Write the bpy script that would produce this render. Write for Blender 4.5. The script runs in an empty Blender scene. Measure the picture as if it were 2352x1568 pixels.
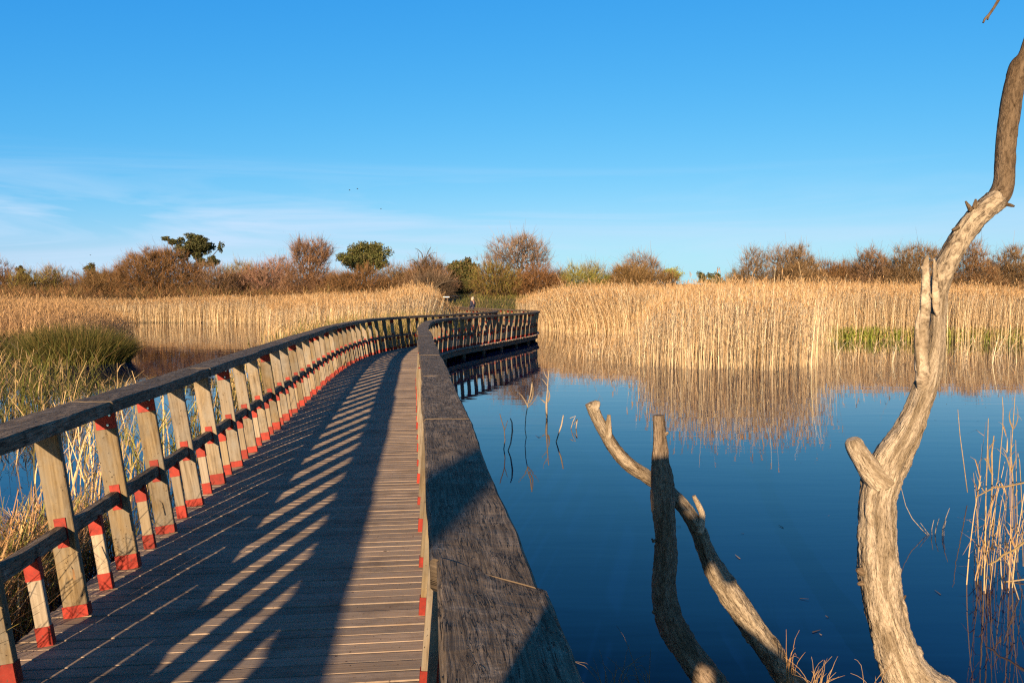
import bpy, math, random
import numpy as np
from mathutils import Vector, Matrix, noise

SC = bpy.context.scene
COL = SC.collection

# ------------------------------------------------------------------ camera
H_EYE = 1.572            # eye height above the boardwalk deck
FPX, CX, HY = 1829.0, 1176.0, 686.0      # focal length, centre and horizon in photo pixels (2352 wide)
PITCH = math.atan((784.0 - HY) / FPX)
cam_d = bpy.data.cameras.new('camera')
cam_d.sensor_width = 36.0
cam_d.lens = 36.0 * FPX / 2352.0
cam_d.clip_start = 0.02
cam_d.clip_end = 3000
cam = bpy.data.objects.new('camera', cam_d)
COL.objects.link(cam)
cam.location = (0, 0, H_EYE)
cam.rotation_euler = (math.pi / 2 - PITCH, 0, 0)
SC.camera = cam
_CR = np.array(Matrix.Rotation(math.pi / 2 - PITCH, 3, 'X'))


def ray(px, py):
    v = _CR @ np.array([(px - 1176.0) / FPX, -(py - 784.0) / FPX, -1.0])
    return v


def at(px, py, d):
    """point seen at a photo pixel, d metres in front of the camera (along +Y)"""
    v = ray(px, py)
    return np.array([0, 0, H_EYE]) + v * (d / v[1])


def on(px, py, z):
    """point seen at a photo pixel on the horizontal plane z"""
    v = ray(px, py)
    return np.array([0, 0, H_EYE]) + v * ((z - H_EYE) / v[2])


# ------------------------------------------------------------------ light
SUN_DIR = Vector((0.205, 1.0, -0.236)).normalized()      # direction the light travels
SUN_EL = math.asin(-SUN_DIR.z)
sun_d = bpy.data.lights.new('sun', 'SUN')
sun_d.energy = 5.0
sun_d.angle = math.radians(0.55)
sun_d.color = (1.0, 0.70, 0.42)
sun = bpy.data.objects.new('sun', sun_d)
COL.objects.link(sun)
sun.rotation_euler = SUN_DIR.to_track_quat('-Z', 'Y').to_euler()

world = bpy.data.worlds.new('World')
SC.world = world
world.use_nodes = True
_n, _l = world.node_tree.nodes, world.node_tree.links
_n.clear()
wo = _n.new('ShaderNodeOutputWorld')
bg = _n.new('ShaderNodeBackground')
bg.inputs['Strength'].default_value = 0.10
sky = _n.new('ShaderNodeTexSky')
sky.sky_type = 'NISHITA'
sky.sun_disc = False
sky.sun_elevation = SUN_EL
sky.sun_rotation = math.radians(191.6)
sky.altitude = 0
sky.air_density = 1.0
sky.dust_density = 0.15
sky.ozone_density = 3.0
# grade the sky towards the deep clear blue of the photograph, channel by channel
_sp = _n.new('ShaderNodeSeparateColor'); _cb = _n.new('ShaderNodeCombineColor')
_l.new(sky.outputs[0], _sp.inputs[0])
for _i, (_gain, _pow, _cap) in enumerate(((0.120, 1.78, 4.8), (0.742, 0.774, 12.0), (2.36, 0.30, 20.0))):
    _mn = _n.new('ShaderNodeMath'); _mn.operation = 'MINIMUM'; _mn.inputs[1].default_value = _cap
    _pw = _n.new('ShaderNodeMath'); _pw.operation = 'POWER'; _pw.inputs[1].default_value = _pow
    _ml = _n.new('ShaderNodeMath'); _ml.operation = 'MULTIPLY'; _ml.inputs[1].default_value = _gain
    _l.new(_sp.outputs[_i], _mn.inputs[0]); _l.new(_mn.outputs[0], _pw.inputs[0])
    _l.new(_pw.outputs[0], _ml.inputs[0]); _l.new(_ml.outputs[0], _cb.inputs[_i])
# the upper sky is deeper and darker than the band above the horizon
_tc = _n.new('ShaderNodeTexCoord'); _sx = _n.new('ShaderNodeSeparateXYZ')
_l.new(_tc.outputs['Generated'], _sx.inputs[0])
_rp = _n.new('ShaderNodeValToRGB')
_rp.color_ramp.elements[0].position = .36; _rp.color_ramp.elements[0].color = (1, 1, 1, 1)
_rp.color_ramp.elements[1].position = .95; _rp.color_ramp.elements[1].color = (.50, .38, .28, 1)
_e = _rp.color_ramp.elements.new(.46); _e.color = (.58, .50, .46, 1)
_l.new(_sx.outputs['Z'], _rp.inputs[0])
hsv = _n.new('ShaderNodeMix'); hsv.data_type = 'RGBA'; hsv.blend_type = 'MULTIPLY'; hsv.inputs['Factor'].default_value = 1
_l.new(_cb.outputs[0], hsv.inputs['A']); _l.new(_rp.outputs[0], hsv.inputs['B'])
tc = _n.new('ShaderNodeTexCoord')
sep = _n.new('ShaderNodeSeparateXYZ')
_l.new(tc.outputs['Generated'], sep.inputs[0])
mp = _n.new('ShaderNodeMapping')
mp.inputs['Rotation'].default_value = (0, math.radians(5), 0)
mp.inputs['Scale'].default_value = (1.8, 1.8, 19)
_l.new(tc.outputs['Generated'], mp.inputs[0])
cn = _n.new('ShaderNodeTexNoise')
cn.inputs['Scale'].default_value = 1.0
cn.inputs['Detail'].default_value = 7
cn.inputs['Roughness'].default_value = 0.55
cn.inputs['Distortion'].default_value = 1.1
_l.new(mp.outputs[0], cn.inputs['Vector'])
cr = _n.new('ShaderNodeMapRange')
cr.inputs['From Min'].default_value = 0.46
cr.inputs['From Max'].default_value = 0.64
_l.new(cn.outputs['Fac'], cr.inputs['Value'])
el = _n.new('ShaderNodeValToRGB')                         # cirrus only low in the sky
el.color_ramp.elements[0].position = 0.0
el.color_ramp.elements[0].color = (.75, .75, .75, 1)
el.color_ramp.elements[1].position = 0.17
el.color_ramp.elements[1].color = (0, 0, 0, 1)
e2 = el.color_ramp.elements.new(0.09)
e2.color = (1, 1, 1, 1)
_l.new(sep.outputs['Z'], el.inputs[0])
mx = _n.new('ShaderNodeMapRange')                         # more cloud to the left of the view
mx.inputs['From Min'].default_value = 0.35
mx.inputs['From Max'].default_value = -0.35
mx.inputs['To Min'].default_value = 0.35
mx.inputs['To Max'].default_value = 1.0
_l.new(sep.outputs['X'], mx.inputs['Value'])
m1 = _n.new('ShaderNodeMath'); m1.operation = 'MULTIPLY'
_l.new(cr.outputs[0], m1.inputs[0]); _l.new(el.outputs[0], m1.inputs[1])
m2 = _n.new('ShaderNodeMath'); m2.operation = 'MULTIPLY'
_l.new(m1.outputs[0], m2.inputs[0]); _l.new(mx.outputs[0], m2.inputs[1])
m3 = _n.new('ShaderNodeMath'); m3.operation = 'MULTIPLY'
m3.inputs[1].default_value = 0.85
_l.new(m2.outputs[0], m3.inputs[0])
cmix = _n.new('ShaderNodeMix'); cmix.data_type = 'RGBA'
_l.new(m3.outputs[0], cmix.inputs['Factor'])
_l.new(hsv.outputs['Result'], cmix.inputs['A'])
cmix.inputs['B'].default_value = (2.55, 3.4, 4.35, 1)
_l.new(cmix.outputs['Result'], bg.inputs['Color'])
_l.new(bg.outputs[0], wo.inputs['Surface'])

SC.view_settings.view_transform = 'Standard'
SC.view_settings.look = 'None'
SC.view_settings.exposure = 1.2
SC.view_settings.gamma = 1.0
SC.view_settings.use_curve_mapping = False
SC.render.engine = 'CYCLES'
SC.cycles.use_denoising = False
SC.cycles.pixel_filter_type = 'BLACKMAN_HARRIS'
SC.cycles.filter_width = 1.25
SC.cycles.sample_clamp_indirect = 4.0
SC.cycles.max_bounces = 6
SC.cycles.transparent_max_bounces = 4

WATER_Z = -0.348


# ------------------------------------------------------------------ helpers
def tag(o, label=None, cat=None, group=None, kind=None):
    if label: o['label'] = label
    if cat: o['category'] = cat
    if group: o['group'] = group
    if kind: o['kind'] = kind
    return o


def thing(name, loc=(0, 0, 0), label=None, cat=None, group=None):
    o = bpy.data.objects.new(name, None)
    o.empty_display_size = 0.2
    COL.objects.link(o)
    o.location = loc
    return tag(o, label, cat, group)


def link(name, me, parent=None, mats=()):
    o = bpy.data.objects.new(name, me)
    COL.objects.link(o)
    for m in mats:
        me.materials.append(m)
    if parent is not None:
        o.parent = parent
        o.matrix_parent_inverse = Matrix.Translation(-Vector(parent.location)) if parent.parent is None else Matrix.Identity(4)
    return o


def nrm(v):
    v = np.asarray(v, float)
    return v / max(1e-9, np.linalg.norm(v))


class MB:
    """collects prisms and tubes, builds them as one mesh with uv in metres"""
    def __init__(self):
        self.v, self.f, self.uv, self.mi, self.sm = [], [], [], [], []

    def sweep(self, pts, sides, ups, sections, mat=0, smooth=False, caps=True, uo=None):
        """sections: list (one per point) of [(a,b)...] in the side/up frame"""
        n, k = len(pts), len(sections[0])
        b0 = len(self.v)
        uo = random.random() * 40 if uo is None else uo
        vo = random.random() * 40
        L, ls = 0.0, []
        for i in range(n):
            if i: L += float(np.linalg.norm(np.asarray(pts[i]) - np.asarray(pts[i - 1])))
            ls.append(L)
            for (a, b) in sections[i]:
                self.v.append(tuple(np.asarray(pts[i]) + np.asarray(sides[i]) * a + np.asarray(ups[i]) * b))
        per = [0.0]
        for j in range(k):
            p, q = sections[0][j], sections[0][(j + 1) % k]
            per.append(per[-1] + math.hypot(p[0] - q[0], p[1] - q[1]))
        for i in range(n - 1):
            for j in range(k):
                j2 = (j + 1) % k
                self.f.append((b0 + i * k + j, b0 + i * k + j2, b0 + (i + 1) * k + j2, b0 + (i + 1) * k + j))
                self.uv += [(uo + ls[i], vo + per[j]), (uo + ls[i], vo + per[j + 1]),
                            (uo + ls[i + 1], vo + per[j + 1]), (uo + ls[i + 1], vo + per[j])]
                self.mi.append(mat); self.sm.append(smooth)
        if caps:
            for i, rev in ((0, True), (n - 1, False)):
                idx = list(range(k))
                if rev: idx = idx[::-1]
                self.f.append(tuple(b0 + i * k + j for j in idx))
                self.uv += [(uo + sections[i][j][0] * .1, vo + sections[i][j][1]) for j in idx]
                self.mi.append(mat); self.sm.append(False)

    def box(self, c, ax, ay, az, ch=0.003, mat=0):
        """c centre, ax long half axis vector, ay/az other half axis vectors, chamfered long edges"""
        c, ax, ay, az = (np.asarray(q, float) for q in (c, ax, ay, az))
        hy, hz = np.linalg.norm(ay), np.linalg.norm(az)
        ch = min(ch, hy * .4, hz * .4)
        sec = [(-hy + ch, -hz), (hy - ch, -hz), (hy, -hz + ch), (hy, hz - ch), (hy - ch, hz), (-hy + ch, hz), (-hy, hz - ch), (-hy, -hz + ch)]
        s, u = nrm(ay), nrm(az)
        if np.dot(np.cross(s, u), ax) < 0: sec = sec[::-1]
        self.sweep([c - ax, c + ax], [s, s], [u, u], [sec, sec], mat)

    def tube(self, pts, radii, k=8, mat=0, smooth=True):
        pts = [np.asarray(p, float) for p in pts]
        n = len(pts)
        prev = None
        S, U = [], []
        for i in range(n):
            t = nrm(pts[min(i + 1, n - 1)] - pts[max(i - 1, 0)])
            if prev is None:
                a = np.array([0, 1.0, 0]) if abs(t[1]) < .9 else np.array([1.0, 0, 0])
                s = nrm(np.cross(a, t))
            else:
                s = nrm(prev - t * np.dot(prev, t))
            prev = s
            S.append(s); U.append(np.cross(t, s))
        secs = [[(r * math.cos(2 * math.pi * j / k), r * math.sin(2 * math.pi * j / k)) for j in range(k)] for r in radii]
        self.sweep(pts, S, U, secs, mat, smooth)

    def mesh(self, name):
        me = bpy.data.meshes.new(name)
        me.from_pydata(self.v, [], self.f)
        me.uv_layers.new(name='UVMap').data.foreach_set('uv', np.asarray(self.uv, dtype=np.float32).ravel())
        me.polygons.foreach_set('material_index', self.mi)
        me.polygons.foreach_set('use_smooth', self.sm)
        me.update()
        return me

    def build(self, name, mats, parent=None):
        if not isinstance(mats, (list, tuple)): mats = [mats]
        return link(name, self.mesh(name), parent, mats)


class Veg:
    """ribbons and leaf cards with a colour of their own, in numpy"""
    def __init__(self):
        self.V, self.F, self.C, self.nv = [], [], [], 0

    def ribbons(self, p, d, bend, w, side, col, segs=2, taper=1.0, col_tip=None):
        """p (n,3) base, d (n,3) vector base->tip, bend (n,3) added as t^2, w (n) half width, side (n,3)"""
        n = len(p)
        if n == 0: return
        t = np.linspace(0, 1, segs + 1)
        P = p[:, None, :] + d[:, None, :] * t[None, :, None] + bend[:, None, :] * (t ** 2)[None, :, None]
        ww = w[:, None] * (1 - taper * t[None, :] ** 1.5) + .0004
        L = P - side[:, None, :] * ww[:, :, None]
        R = P + side[:, None, :] * ww[:, :, None]
        V = np.stack([L, R], 2).reshape(n, -1, 3)
        k = V.shape[1]
        base = self.nv + np.arange(n)[:, None] * k
        for i in range(segs):
            self.F.append(np.stack([base[:, 0] + 2 * i, base[:, 0] + 2 * i + 1, base[:, 0] + 2 * i + 3, base[:, 0] + 2 * i + 2], 1))
        if col_tip is None:
            C = np.repeat(col[:, None, :], k, 1)
        else:
            tt = np.repeat(t, 2)
            C = col[:, None, :] * (1 - tt[None, :, None]) + col_tip[:, None, :] * tt[None, :, None]
        self.V.append(V.reshape(-1, 3)); self.C.append(C.reshape(-1, 3))
        self.nv += n * k

    def cards(self, c, a, b, col):
        """quads: centre c, half axes a, b (n,3)"""
        n = len(c)
        V = np.stack([c - a, c + b * .9, c + a, c - b * .9], 1)
        base = self.nv + np.arange(n) * 4
        self.F.append(np.stack([base, base + 1, base + 2, base + 3], 1))
        self.V.append(V.reshape(-1, 3)); self.C.append(np.repeat(col[:, None, :], 4, 1).reshape(-1, 3))
        self.nv += n * 4

    def mesh(self, name):
        V = np.concatenate(self.V).astype(np.float32); F = np.concatenate(self.F).astype(np.int32)
        C = np.concatenate(self.C)
        me = bpy.data.meshes.new(name)
        me.vertices.add(len(V)); me.vertices.foreach_set('co', V.ravel())
        me.loops.add(F.size); me.loops.foreach_set('vertex_index', F.ravel())
        me.polygons.add(len(F))
        me.polygons.foreach_set('loop_start', np.arange(len(F), dtype=np.int32) * 4)
        at_ = me.color_attributes.new('tint', 'FLOAT_COLOR', 'POINT')
        at_.data.foreach_set('color', np.concatenate([C, np.ones((len(C), 1))], 1).astype(np.float32).ravel())
        me.update(calc_edges=True)
        return me

    def build(self, name, mat, parent=None):
        return link(name, self.mesh(name), parent, [mat])


# ------------------------------------------------------------------ materials
def new_mat(name):
    m = bpy.data.materials.new(name)
    m.use_nodes = True
    nt = m.node_tree
    b = nt.nodes['Principled BSDF']
    return m, nt, b


def N(nt, t, **kw):
    n = nt.nodes.new(t)
    for k, v in kw.items():
        if k in n.inputs: n.inputs[k].default_value = v
        else: setattr(n, k, v)
    return n


def ramp(nt, src, stops):
    r = nt.nodes.new('ShaderNodeValToRGB')
    els = r.color_ramp.elements
    els[0].position, els[0].color = stops[0][0], (*stops[0][1], 1)
    els[1].position, els[1].color = stops[-1][0], (*stops[-1][1], 1)
    for p, c in stops[1:-1]:
        e = els.new(p); e.color = (*c, 1)
    nt.links.new(src, r.inputs[0])
    return r


def wood(name, dark, mid, light, gu=3.0, gv=70.0, bump=0.35, rough=.8, island=.35, patch=None, crack=0.0, dist=1.2, bdist=.004, wear=False):
    m, nt, b = new_mat(name)
    L = nt.links
    uv = N(nt, 'ShaderNodeUVMap')
    mp = N(nt, 'ShaderNodeMapping'); mp.inputs['Scale'].default_value = (gu, gv, 1)
    L.new(uv.outputs[0], mp.inputs[0])
    # swirl the grain with a low noise
    mpl = N(nt, 'ShaderNodeMapping'); mpl.inputs['Scale'].default_value = (2.2, 7, 1)
    L.new(uv.outputs[0], mpl.inputs[0])
    low = N(nt, 'ShaderNodeTexNoise', Scale=1.0, Detail=2.0)
    L.new(mpl.outputs[0], low.inputs['Vector'])
    va = N(nt, 'ShaderNodeVectorMath', operation='SCALE'); va.inputs['Scale'].default_value = dist * 4
    L.new(low.outputs['Color'], va.inputs[0])
    vb = N(nt, 'ShaderNodeVectorMath', operation='ADD')
    L.new(mp.outputs[0], vb.inputs[0]); L.new(va.outputs[0], vb.inputs[1])
    gr = N(nt, 'ShaderNodeTexNoise', Scale=1.0, Detail=5.0, Roughness=.62)
    L.new(vb.outputs[0], gr.inputs['Vector'])
    r = ramp(nt, gr.outputs['Fac'], [(.28, dark), (.5, mid), (.72, light)])
    col = r.outputs[0]
    if patch is not None:
        mpp = N(nt, 'ShaderNodeMapping'); mpp.inputs['Scale'].default_value = (3.5, 9, 1)
        L.new(uv.outputs[0], mpp.inputs[0])
        pn = N(nt, 'ShaderNodeTexNoise', Scale=1.0, Detail=5.0, Roughness=.65)
        L.new(mpp.outputs[0], pn.inputs['Vector'])
        pr = ramp(nt, pn.outputs['Fac'], [(.42, (0, 0, 0)), (.68, (1, 1, 1))])
        mxp = N(nt, 'ShaderNodeMix', data_type='RGBA')
        L.new(pr.outputs[0], mxp.inputs['Factor'])
        L.new(col, mxp.inputs['A']); mxp.inputs['B'].default_value = (*patch, 1)
        col = mxp.outputs['Result']
    hgt = gr.outputs['Fac']
    if crack > 0:
        mc = N(nt, 'ShaderNodeMapping'); mc.inputs['Scale'].default_value = (14, 190, 1)
        L.new(uv.outputs[0], mc.inputs[0])
        vc = N(nt, 'ShaderNodeVectorMath', operation='ADD')
        L.new(mc.outputs[0], vc.inputs[0]); L.new(va.outputs[0], vc.inputs[1])
        vo = N(nt, 'ShaderNodeTexNoise', Scale=1.0, Detail=1.0, Roughness=.4)
        L.new(vc.outputs[0], vo.inputs['Vector'])
        ck = ramp(nt, vo.outputs['Fac'], [(.27, (.05, .05, .05)), (.34, (1, 1, 1))])
        mk = N(nt, 'ShaderNodeMix', data_type='RGBA', blend_type='MULTIPLY')
        mk.inputs['Factor'].default_value = crack
        L.new(col, mk.inputs['A']); L.new(ck.outputs[0], mk.inputs['B'])
        col = mk.outputs['Result']
        hh = N(nt, 'ShaderNodeMath', operation='MULTIPLY_ADD')
        L.new(ck.outputs[0], hh.inputs[0]); hh.inputs[1].default_value = 1.2
        L.new(gr.outputs['Fac'], hh.inputs[2])
        hgt = hh.outputs[0]
    if island > 0:
        gi = N(nt, 'ShaderNodeNewGeometry')
        oi = N(nt, 'ShaderNodeObjectInfo')
        ad = N(nt, 'ShaderNodeMath', operation='ADD'); L.new(gi.outputs['Random Per Island'], ad.inputs[0]); L.new(oi.outputs['Random'], ad.inputs[1])
        fr = N(nt, 'ShaderNodeMath', operation='FRACT'); L.new(ad.outputs[0], fr.inputs[0])
        mr = N(nt, 'ShaderNodeMapRange'); L.new(fr.outputs[0], mr.inputs['Value'])
        mr.inputs['To Min'].default_value = 1 - island; mr.inputs['To Max'].default_value = 1 + island
        hs = N(nt, 'ShaderNodeHueSaturation'); L.new(col, hs.inputs['Color']); L.new(mr.outputs[0], hs.inputs['Value'])
        mr2 = N(nt, 'ShaderNodeMapRange'); L.new(oi.outputs['Random'], mr2.inputs['Value'])
        mr2.inputs['To Min'].default_value = .75; mr2.inputs['To Max'].default_value = 1.2
        L.new(mr2.outputs[0], hs.inputs['Saturation'])
        col = hs.outputs[0]
    if wear:
        to = N(nt, 'ShaderNodeTexCoord')
        wn = N(nt, 'ShaderNodeTexNoise', Scale=2.3, Detail=6.0, Roughness=.7)
        L.new(to.outputs['Object'], wn.inputs['Vector'])
        wr = ramp(nt, wn.outputs['Fac'], [(.32, (.62, .60, .58)), (.5, (1, 1, 1)), (.7, (1.0, .97, .93))])
        sn_ = N(nt, 'ShaderNodeTexNoise', Scale=60.0, Detail=2.0)
        L.new(to.outputs['Object'], sn_.inputs['Vector'])
        sr = ramp(nt, sn_.outputs['Fac'], [(.27, (.25, .22, .2)), (.32, (1, 1, 1))])
        for rr_ in (wr, sr):
            mw = N(nt, 'ShaderNodeMix', data_type='RGBA', blend_type='MULTIPLY'); mw.inputs['Factor'].default_value = 1
            L.new(col, mw.inputs['A']); L.new(rr_.outputs[0], mw.inputs['B']); col = mw.outputs['Result']
    L.new(col, b.inputs['Base Color'])
    b.inputs['Roughness'].default_value = rough
    b.inputs['Specular IOR Level'].default_value = .25
    bp = N(nt, 'ShaderNodeBump', Strength=bump, Distance=bdist)
    L.new(hgt, bp.inputs['Height']); L.new(bp.outputs[0], b.inputs['Normal'])
    return m


def rail_wood():
    """grey weathered oak: swirling grain, hairline checks along the plank, pale worn patches"""
    m, nt, b = new_mat('weathered_grey_wood')
    L = nt.links
    uv = N(nt, 'ShaderNodeUVMap')

    def mapped(su, sv, off=0.0):
        mp = N(nt, 'ShaderNodeMapping'); mp.inputs['Scale'].default_value = (su, sv, 1); mp.inputs['Location'].default_value = (off, off * 1.7, 0)
        L.new(uv.outputs[0], mp.inputs[0])
        return mp.outputs[0]

    def nz(vec, det, ro, dis=0.0):
        n = N(nt, 'ShaderNodeTexNoise', Scale=1.0, Detail=float(det), Roughness=ro, Distortion=dis)
        L.new(vec, n.inputs['Vector'])
        return n
    low = nz(mapped(2.6, 6), 2, .5)
    sw = N(nt, 'ShaderNodeVectorMath', operation='SCALE'); sw.inputs['Scale'].default_value = 6.0
    L.new(low.outputs['Color'], sw.inputs[0])
    va = N(nt, 'ShaderNodeVectorMath', operation='ADD'); L.new(mapped(6, 150), va.inputs[0]); L.new(sw.outputs[0], va.inputs[1])
    grain = nz(va.outputs[0], 5, .65)
    r = ramp(nt, grain.outputs['Fac'], [(.32, (.042, .031, .02)), (.5, (.118, .090, .060)), (.68, (.215, .168, .115))])
    pat = ramp(nt, nz(mapped(5, 11, 3.1), 5, .65, .6).outputs['Fac'], [(.47, (0, 0, 0)), (.72, (1, 1, 1))])
    mp_ = N(nt, 'ShaderNodeMix', data_type='RGBA'); L.new(pat.outputs[0], mp_.inputs['Factor'])
    L.new(r.outputs[0], mp_.inputs['A'])
    r2 = ramp(nt, grain.outputs['Fac'], [(.32, (.10, .08, .058)), (.66, (.31, .25, .185))])
    L.new(r2.outputs[0], mp_.inputs['B'])
    # checks: ridge of an anisotropic noise, broken up by a mask
    vc = N(nt, 'ShaderNodeVectorMath', operation='ADD'); L.new(mapped(6.5, 115, 7.7), vc.inputs[0]); L.new(sw.outputs[0], vc.inputs[1])
    cn_ = nz(vc.outputs[0], 2, .5)
    sb = N(nt, 'ShaderNodeMath', operation='SUBTRACT'); L.new(cn_.outputs['Fac'], sb.inputs[0]); sb.inputs[1].default_value = .5
    ab = N(nt, 'ShaderNodeMath', operation='ABSOLUTE'); L.new(sb.outputs[0], ab.inputs[0])
    cr_ = ramp(nt, ab.outputs[0], [(.006, (1, 1, 1)), (.03, (0, 0, 0))])
    mk = ramp(nt, nz(mapped(11, 30, 5.5), 3, .5).outputs['Fac'], [(.45, (0, 0, 0)), (.53, (1, 1, 1))])
    ml = N(nt, 'ShaderNodeMath', operation='MULTIPLY'); L.new(cr_.outputs[0], ml.inputs[0]); L.new(mk.outputs[0], ml.inputs[1])
    mx_ = N(nt, 'ShaderNodeMix', data_type='RGBA'); L.new(ml.outputs[0], mx_.inputs['Factor'])
    L.new(mp_.outputs['Result'], mx_.inputs['A']); mx_.inputs['B'].default_value = (.012, .010, .008, 1)
    # pale raised fibres running across, left by wear
    rp_ = nz(mapped(13, 6, 2.2), 4, .6, 1.4)
    s2 = N(nt, 'ShaderNodeMath', operation='SUBTRACT'); L.new(rp_.outputs['Fac'], s2.inputs[0]); s2.inputs[1].default_value = .53
    a2 = N(nt, 'ShaderNodeMath', operation='ABSOLUTE'); L.new(s2.outputs[0], a2.inputs[0])
    c2 = ramp(nt, a2.outputs[0], [(.004, (.55, .55, .55)), (.03, (0, 0, 0))])
    m2_ = N(nt, 'ShaderNodeMath', operation='MULTIPLY'); L.new(c2.outputs[0], m2_.inputs[0]); L.new(pat.outputs[0], m2_.inputs[1])
    mx2 = N(nt, 'ShaderNodeMix', data_type='RGBA'); L.new(m2_.outputs[0], mx2.inputs['Factor'])
    L.new(mx_.outputs['Result'], mx2.inputs['A']); mx2.inputs['B'].default_value = (.42, .35, .26, 1)
    mx_ = mx2
    oi = N(nt, 'ShaderNodeObjectInfo')
    mr = N(nt, 'ShaderNodeMapRange'); L.new(oi.outputs['Random'], mr.inputs['Value']); mr.inputs['To Min'].default_value = .85; mr.inputs['To Max'].default_value = 1.2
    hs = N(nt, 'ShaderNodeHueSaturation'); L.new(mx_.outputs['Result'], hs.inputs['Color']); L.new(mr.outputs[0], hs.inputs['Value'])
    L.new(hs.outputs[0], b.inputs['Base Color'])
    b.inputs['Roughness'].default_value = .8
    b.inputs['Specular IOR Level'].default_value = .25
    # relief: grain, cross ripples left by sawing and wear, open checks
    rip = nz(mapped(16, 5, 1.3), 3, .55, .5)
    h1 = N(nt, 'ShaderNodeMath', operation='MULTIPLY_ADD'); L.new(rip.outputs['Fac'], h1.inputs[0]); h1.inputs[1].default_value = .8; L.new(grain.outputs['Fac'], h1.inputs[2])
    h2 = N(nt, 'ShaderNodeMath', operation='MULTIPLY_ADD'); L.new(ml.outputs[0], h2.inputs[0]); h2.inputs[1].default_value = -1.0; L.new(h1.outputs[0], h2.inputs[2])
    bp = N(nt, 'ShaderNodeBump', Strength=.7, Distance=.006)
    L.new(h2.outputs[0], bp.inputs['Height']); L.new(bp.outputs[0], b.inputs['Normal'])
    return m


M_RAIL = rail_wood()
M_POST = wood('post_timber', (.07, .05, .027), (.165, .128, .077), (.245, .20, .13), gu=1.6, gv=60, bump=.35, island=.32, patch=(.17, .16, .135), dist=.7, wear=True)
M_BAL = wood('slim_post_timber', (.17, .14, .095), (.24, .20, .14), (.30, .26, .19), gu=1.6, gv=60, bump=.25, island=.25, dist=.6)
M_DECK = wood('deck_timber', (.20, .138, .085), (.31, .225, .148), (.39, .29, .20), gu=2.0, gv=60, bump=.35, island=.17, patch=(.25, .20, .15), dist=.5, wear=True)
M_BEAM = wood('beam_timber', (.06, .05, .035), (.11, .09, .065), (.16, .13, .09), gu=2.0, gv=50, bump=.3, island=.15)


def simple(name, col, rough=.6, metal=0.0, var=.15, scale=30):
    m, nt, b = new_mat(name)
    tcn = N(nt, 'ShaderNodeTexCoord')
    nz = N(nt, 'ShaderNodeTexNoise', Scale=float(scale), Detail=4.0)
    nt.links.new(tcn.outputs['Object'], nz.inputs['Vector'])
    c = np.array(col)
    r = ramp(nt, nz.outputs['Fac'], [(.3, tuple(c * (1 - var))), (.7, tuple(np.minimum(1, c * (1 + var))))])
    nt.links.new(r.outputs[0], b.inputs['Base Color'])
    b.inputs['Roughness'].default_value = rough
    b.inputs['Metallic'].default_value = metal
    return m


def red_paint():
    m, nt, b = new_mat('red_painted_steel')
    L = nt.links
    tcn = N(nt, 'ShaderNodeTexCoord'); oi = N(nt, 'ShaderNodeObjectInfo')
    n1 = N(nt, 'ShaderNodeTexNoise', Scale=22.0, Detail=5.0, Roughness=.65)
    L.new(tcn.outputs['Object'], n1.inputs['Vector'])
    r = ramp(nt, n1.outputs['Fac'], [(.30, (.13, .011, .006)), (.48, (.235, .0155, .0075)), (.72, (.29, .026, .013))])
    n2 = N(nt, 'ShaderNodeTexNoise', Scale=75.0, Detail=4.0, Roughness=.6)
    L.new(tcn.outputs['Object'], n2.inputs['Vector'])
    ck = ramp(nt, n2.outputs['Fac'], [(.645, (0, 0, 0)), (.68, (1, 1, 1))])
    mx_ = N(nt, 'ShaderNodeMix', data_type='RGBA'); L.new(ck.outputs[0], mx_.inputs['Factor'])
    L.new(r.outputs[0], mx_.inputs['A']); mx_.inputs['B'].default_value = (.07, .05, .035, 1)
    mr = N(nt, 'ShaderNodeMapRange'); L.new(oi.outputs['Random'], mr.inputs['Value']); mr.inputs['To Min'].default_value = .68; mr.inputs['To Max'].default_value = 1.15
    hs = N(nt, 'ShaderNodeHueSaturation'); L.new(mx_.outputs['Result'], hs.inputs['Color']); L.new(mr.outputs[0], hs.inputs['Value'])
    L.new(hs.outputs[0], b.inputs['Base Color'])
    b.inputs['Roughness'].default_value = .6
    b.inputs['Specular IOR Level'].default_value = .3
    return m


M_RED = red_paint()
M_BOLT = simple('zinc_bolt', (.6, .6, .6), .3, 1.0, .1, 50)
M_BIRD = simple('dark_feathers', (.03, .03, .035), .8)
M_WHITE = simple('white_board', (.75, .74, .70), .6)


def veg_mat(name, transl=.25):
    m, nt, b = new_mat(name)
    a = N(nt, 'ShaderNodeAttribute', attribute_name='tint')
    nt.links.new(a.outputs['Color'], b.inputs['Base Color'])
    b.inputs['Roughness'].default_value = .75
    b.inputs['Specular IOR Level'].default_value = .2
    t = N(nt, 'ShaderNodeBsdfTranslucent')
    nt.links.new(a.outputs['Color'], t.inputs['Color'])
    mxs = N(nt, 'ShaderNodeMixShader'); mxs.inputs[0].default_value = transl
    nt.links.new(b.outputs[0], mxs.inputs[1]); nt.links.new(t.outputs[0], mxs.inputs[2])
    nt.links.new(mxs.outputs[0], nt.nodes['Material Output'].inputs['Surface'])
    return m


M_REED = veg_mat('dry_reed', .25)
M_TWIG = veg_mat('bare_twigs', .0)
M_LEAF = veg_mat('leaves', .2)


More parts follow.
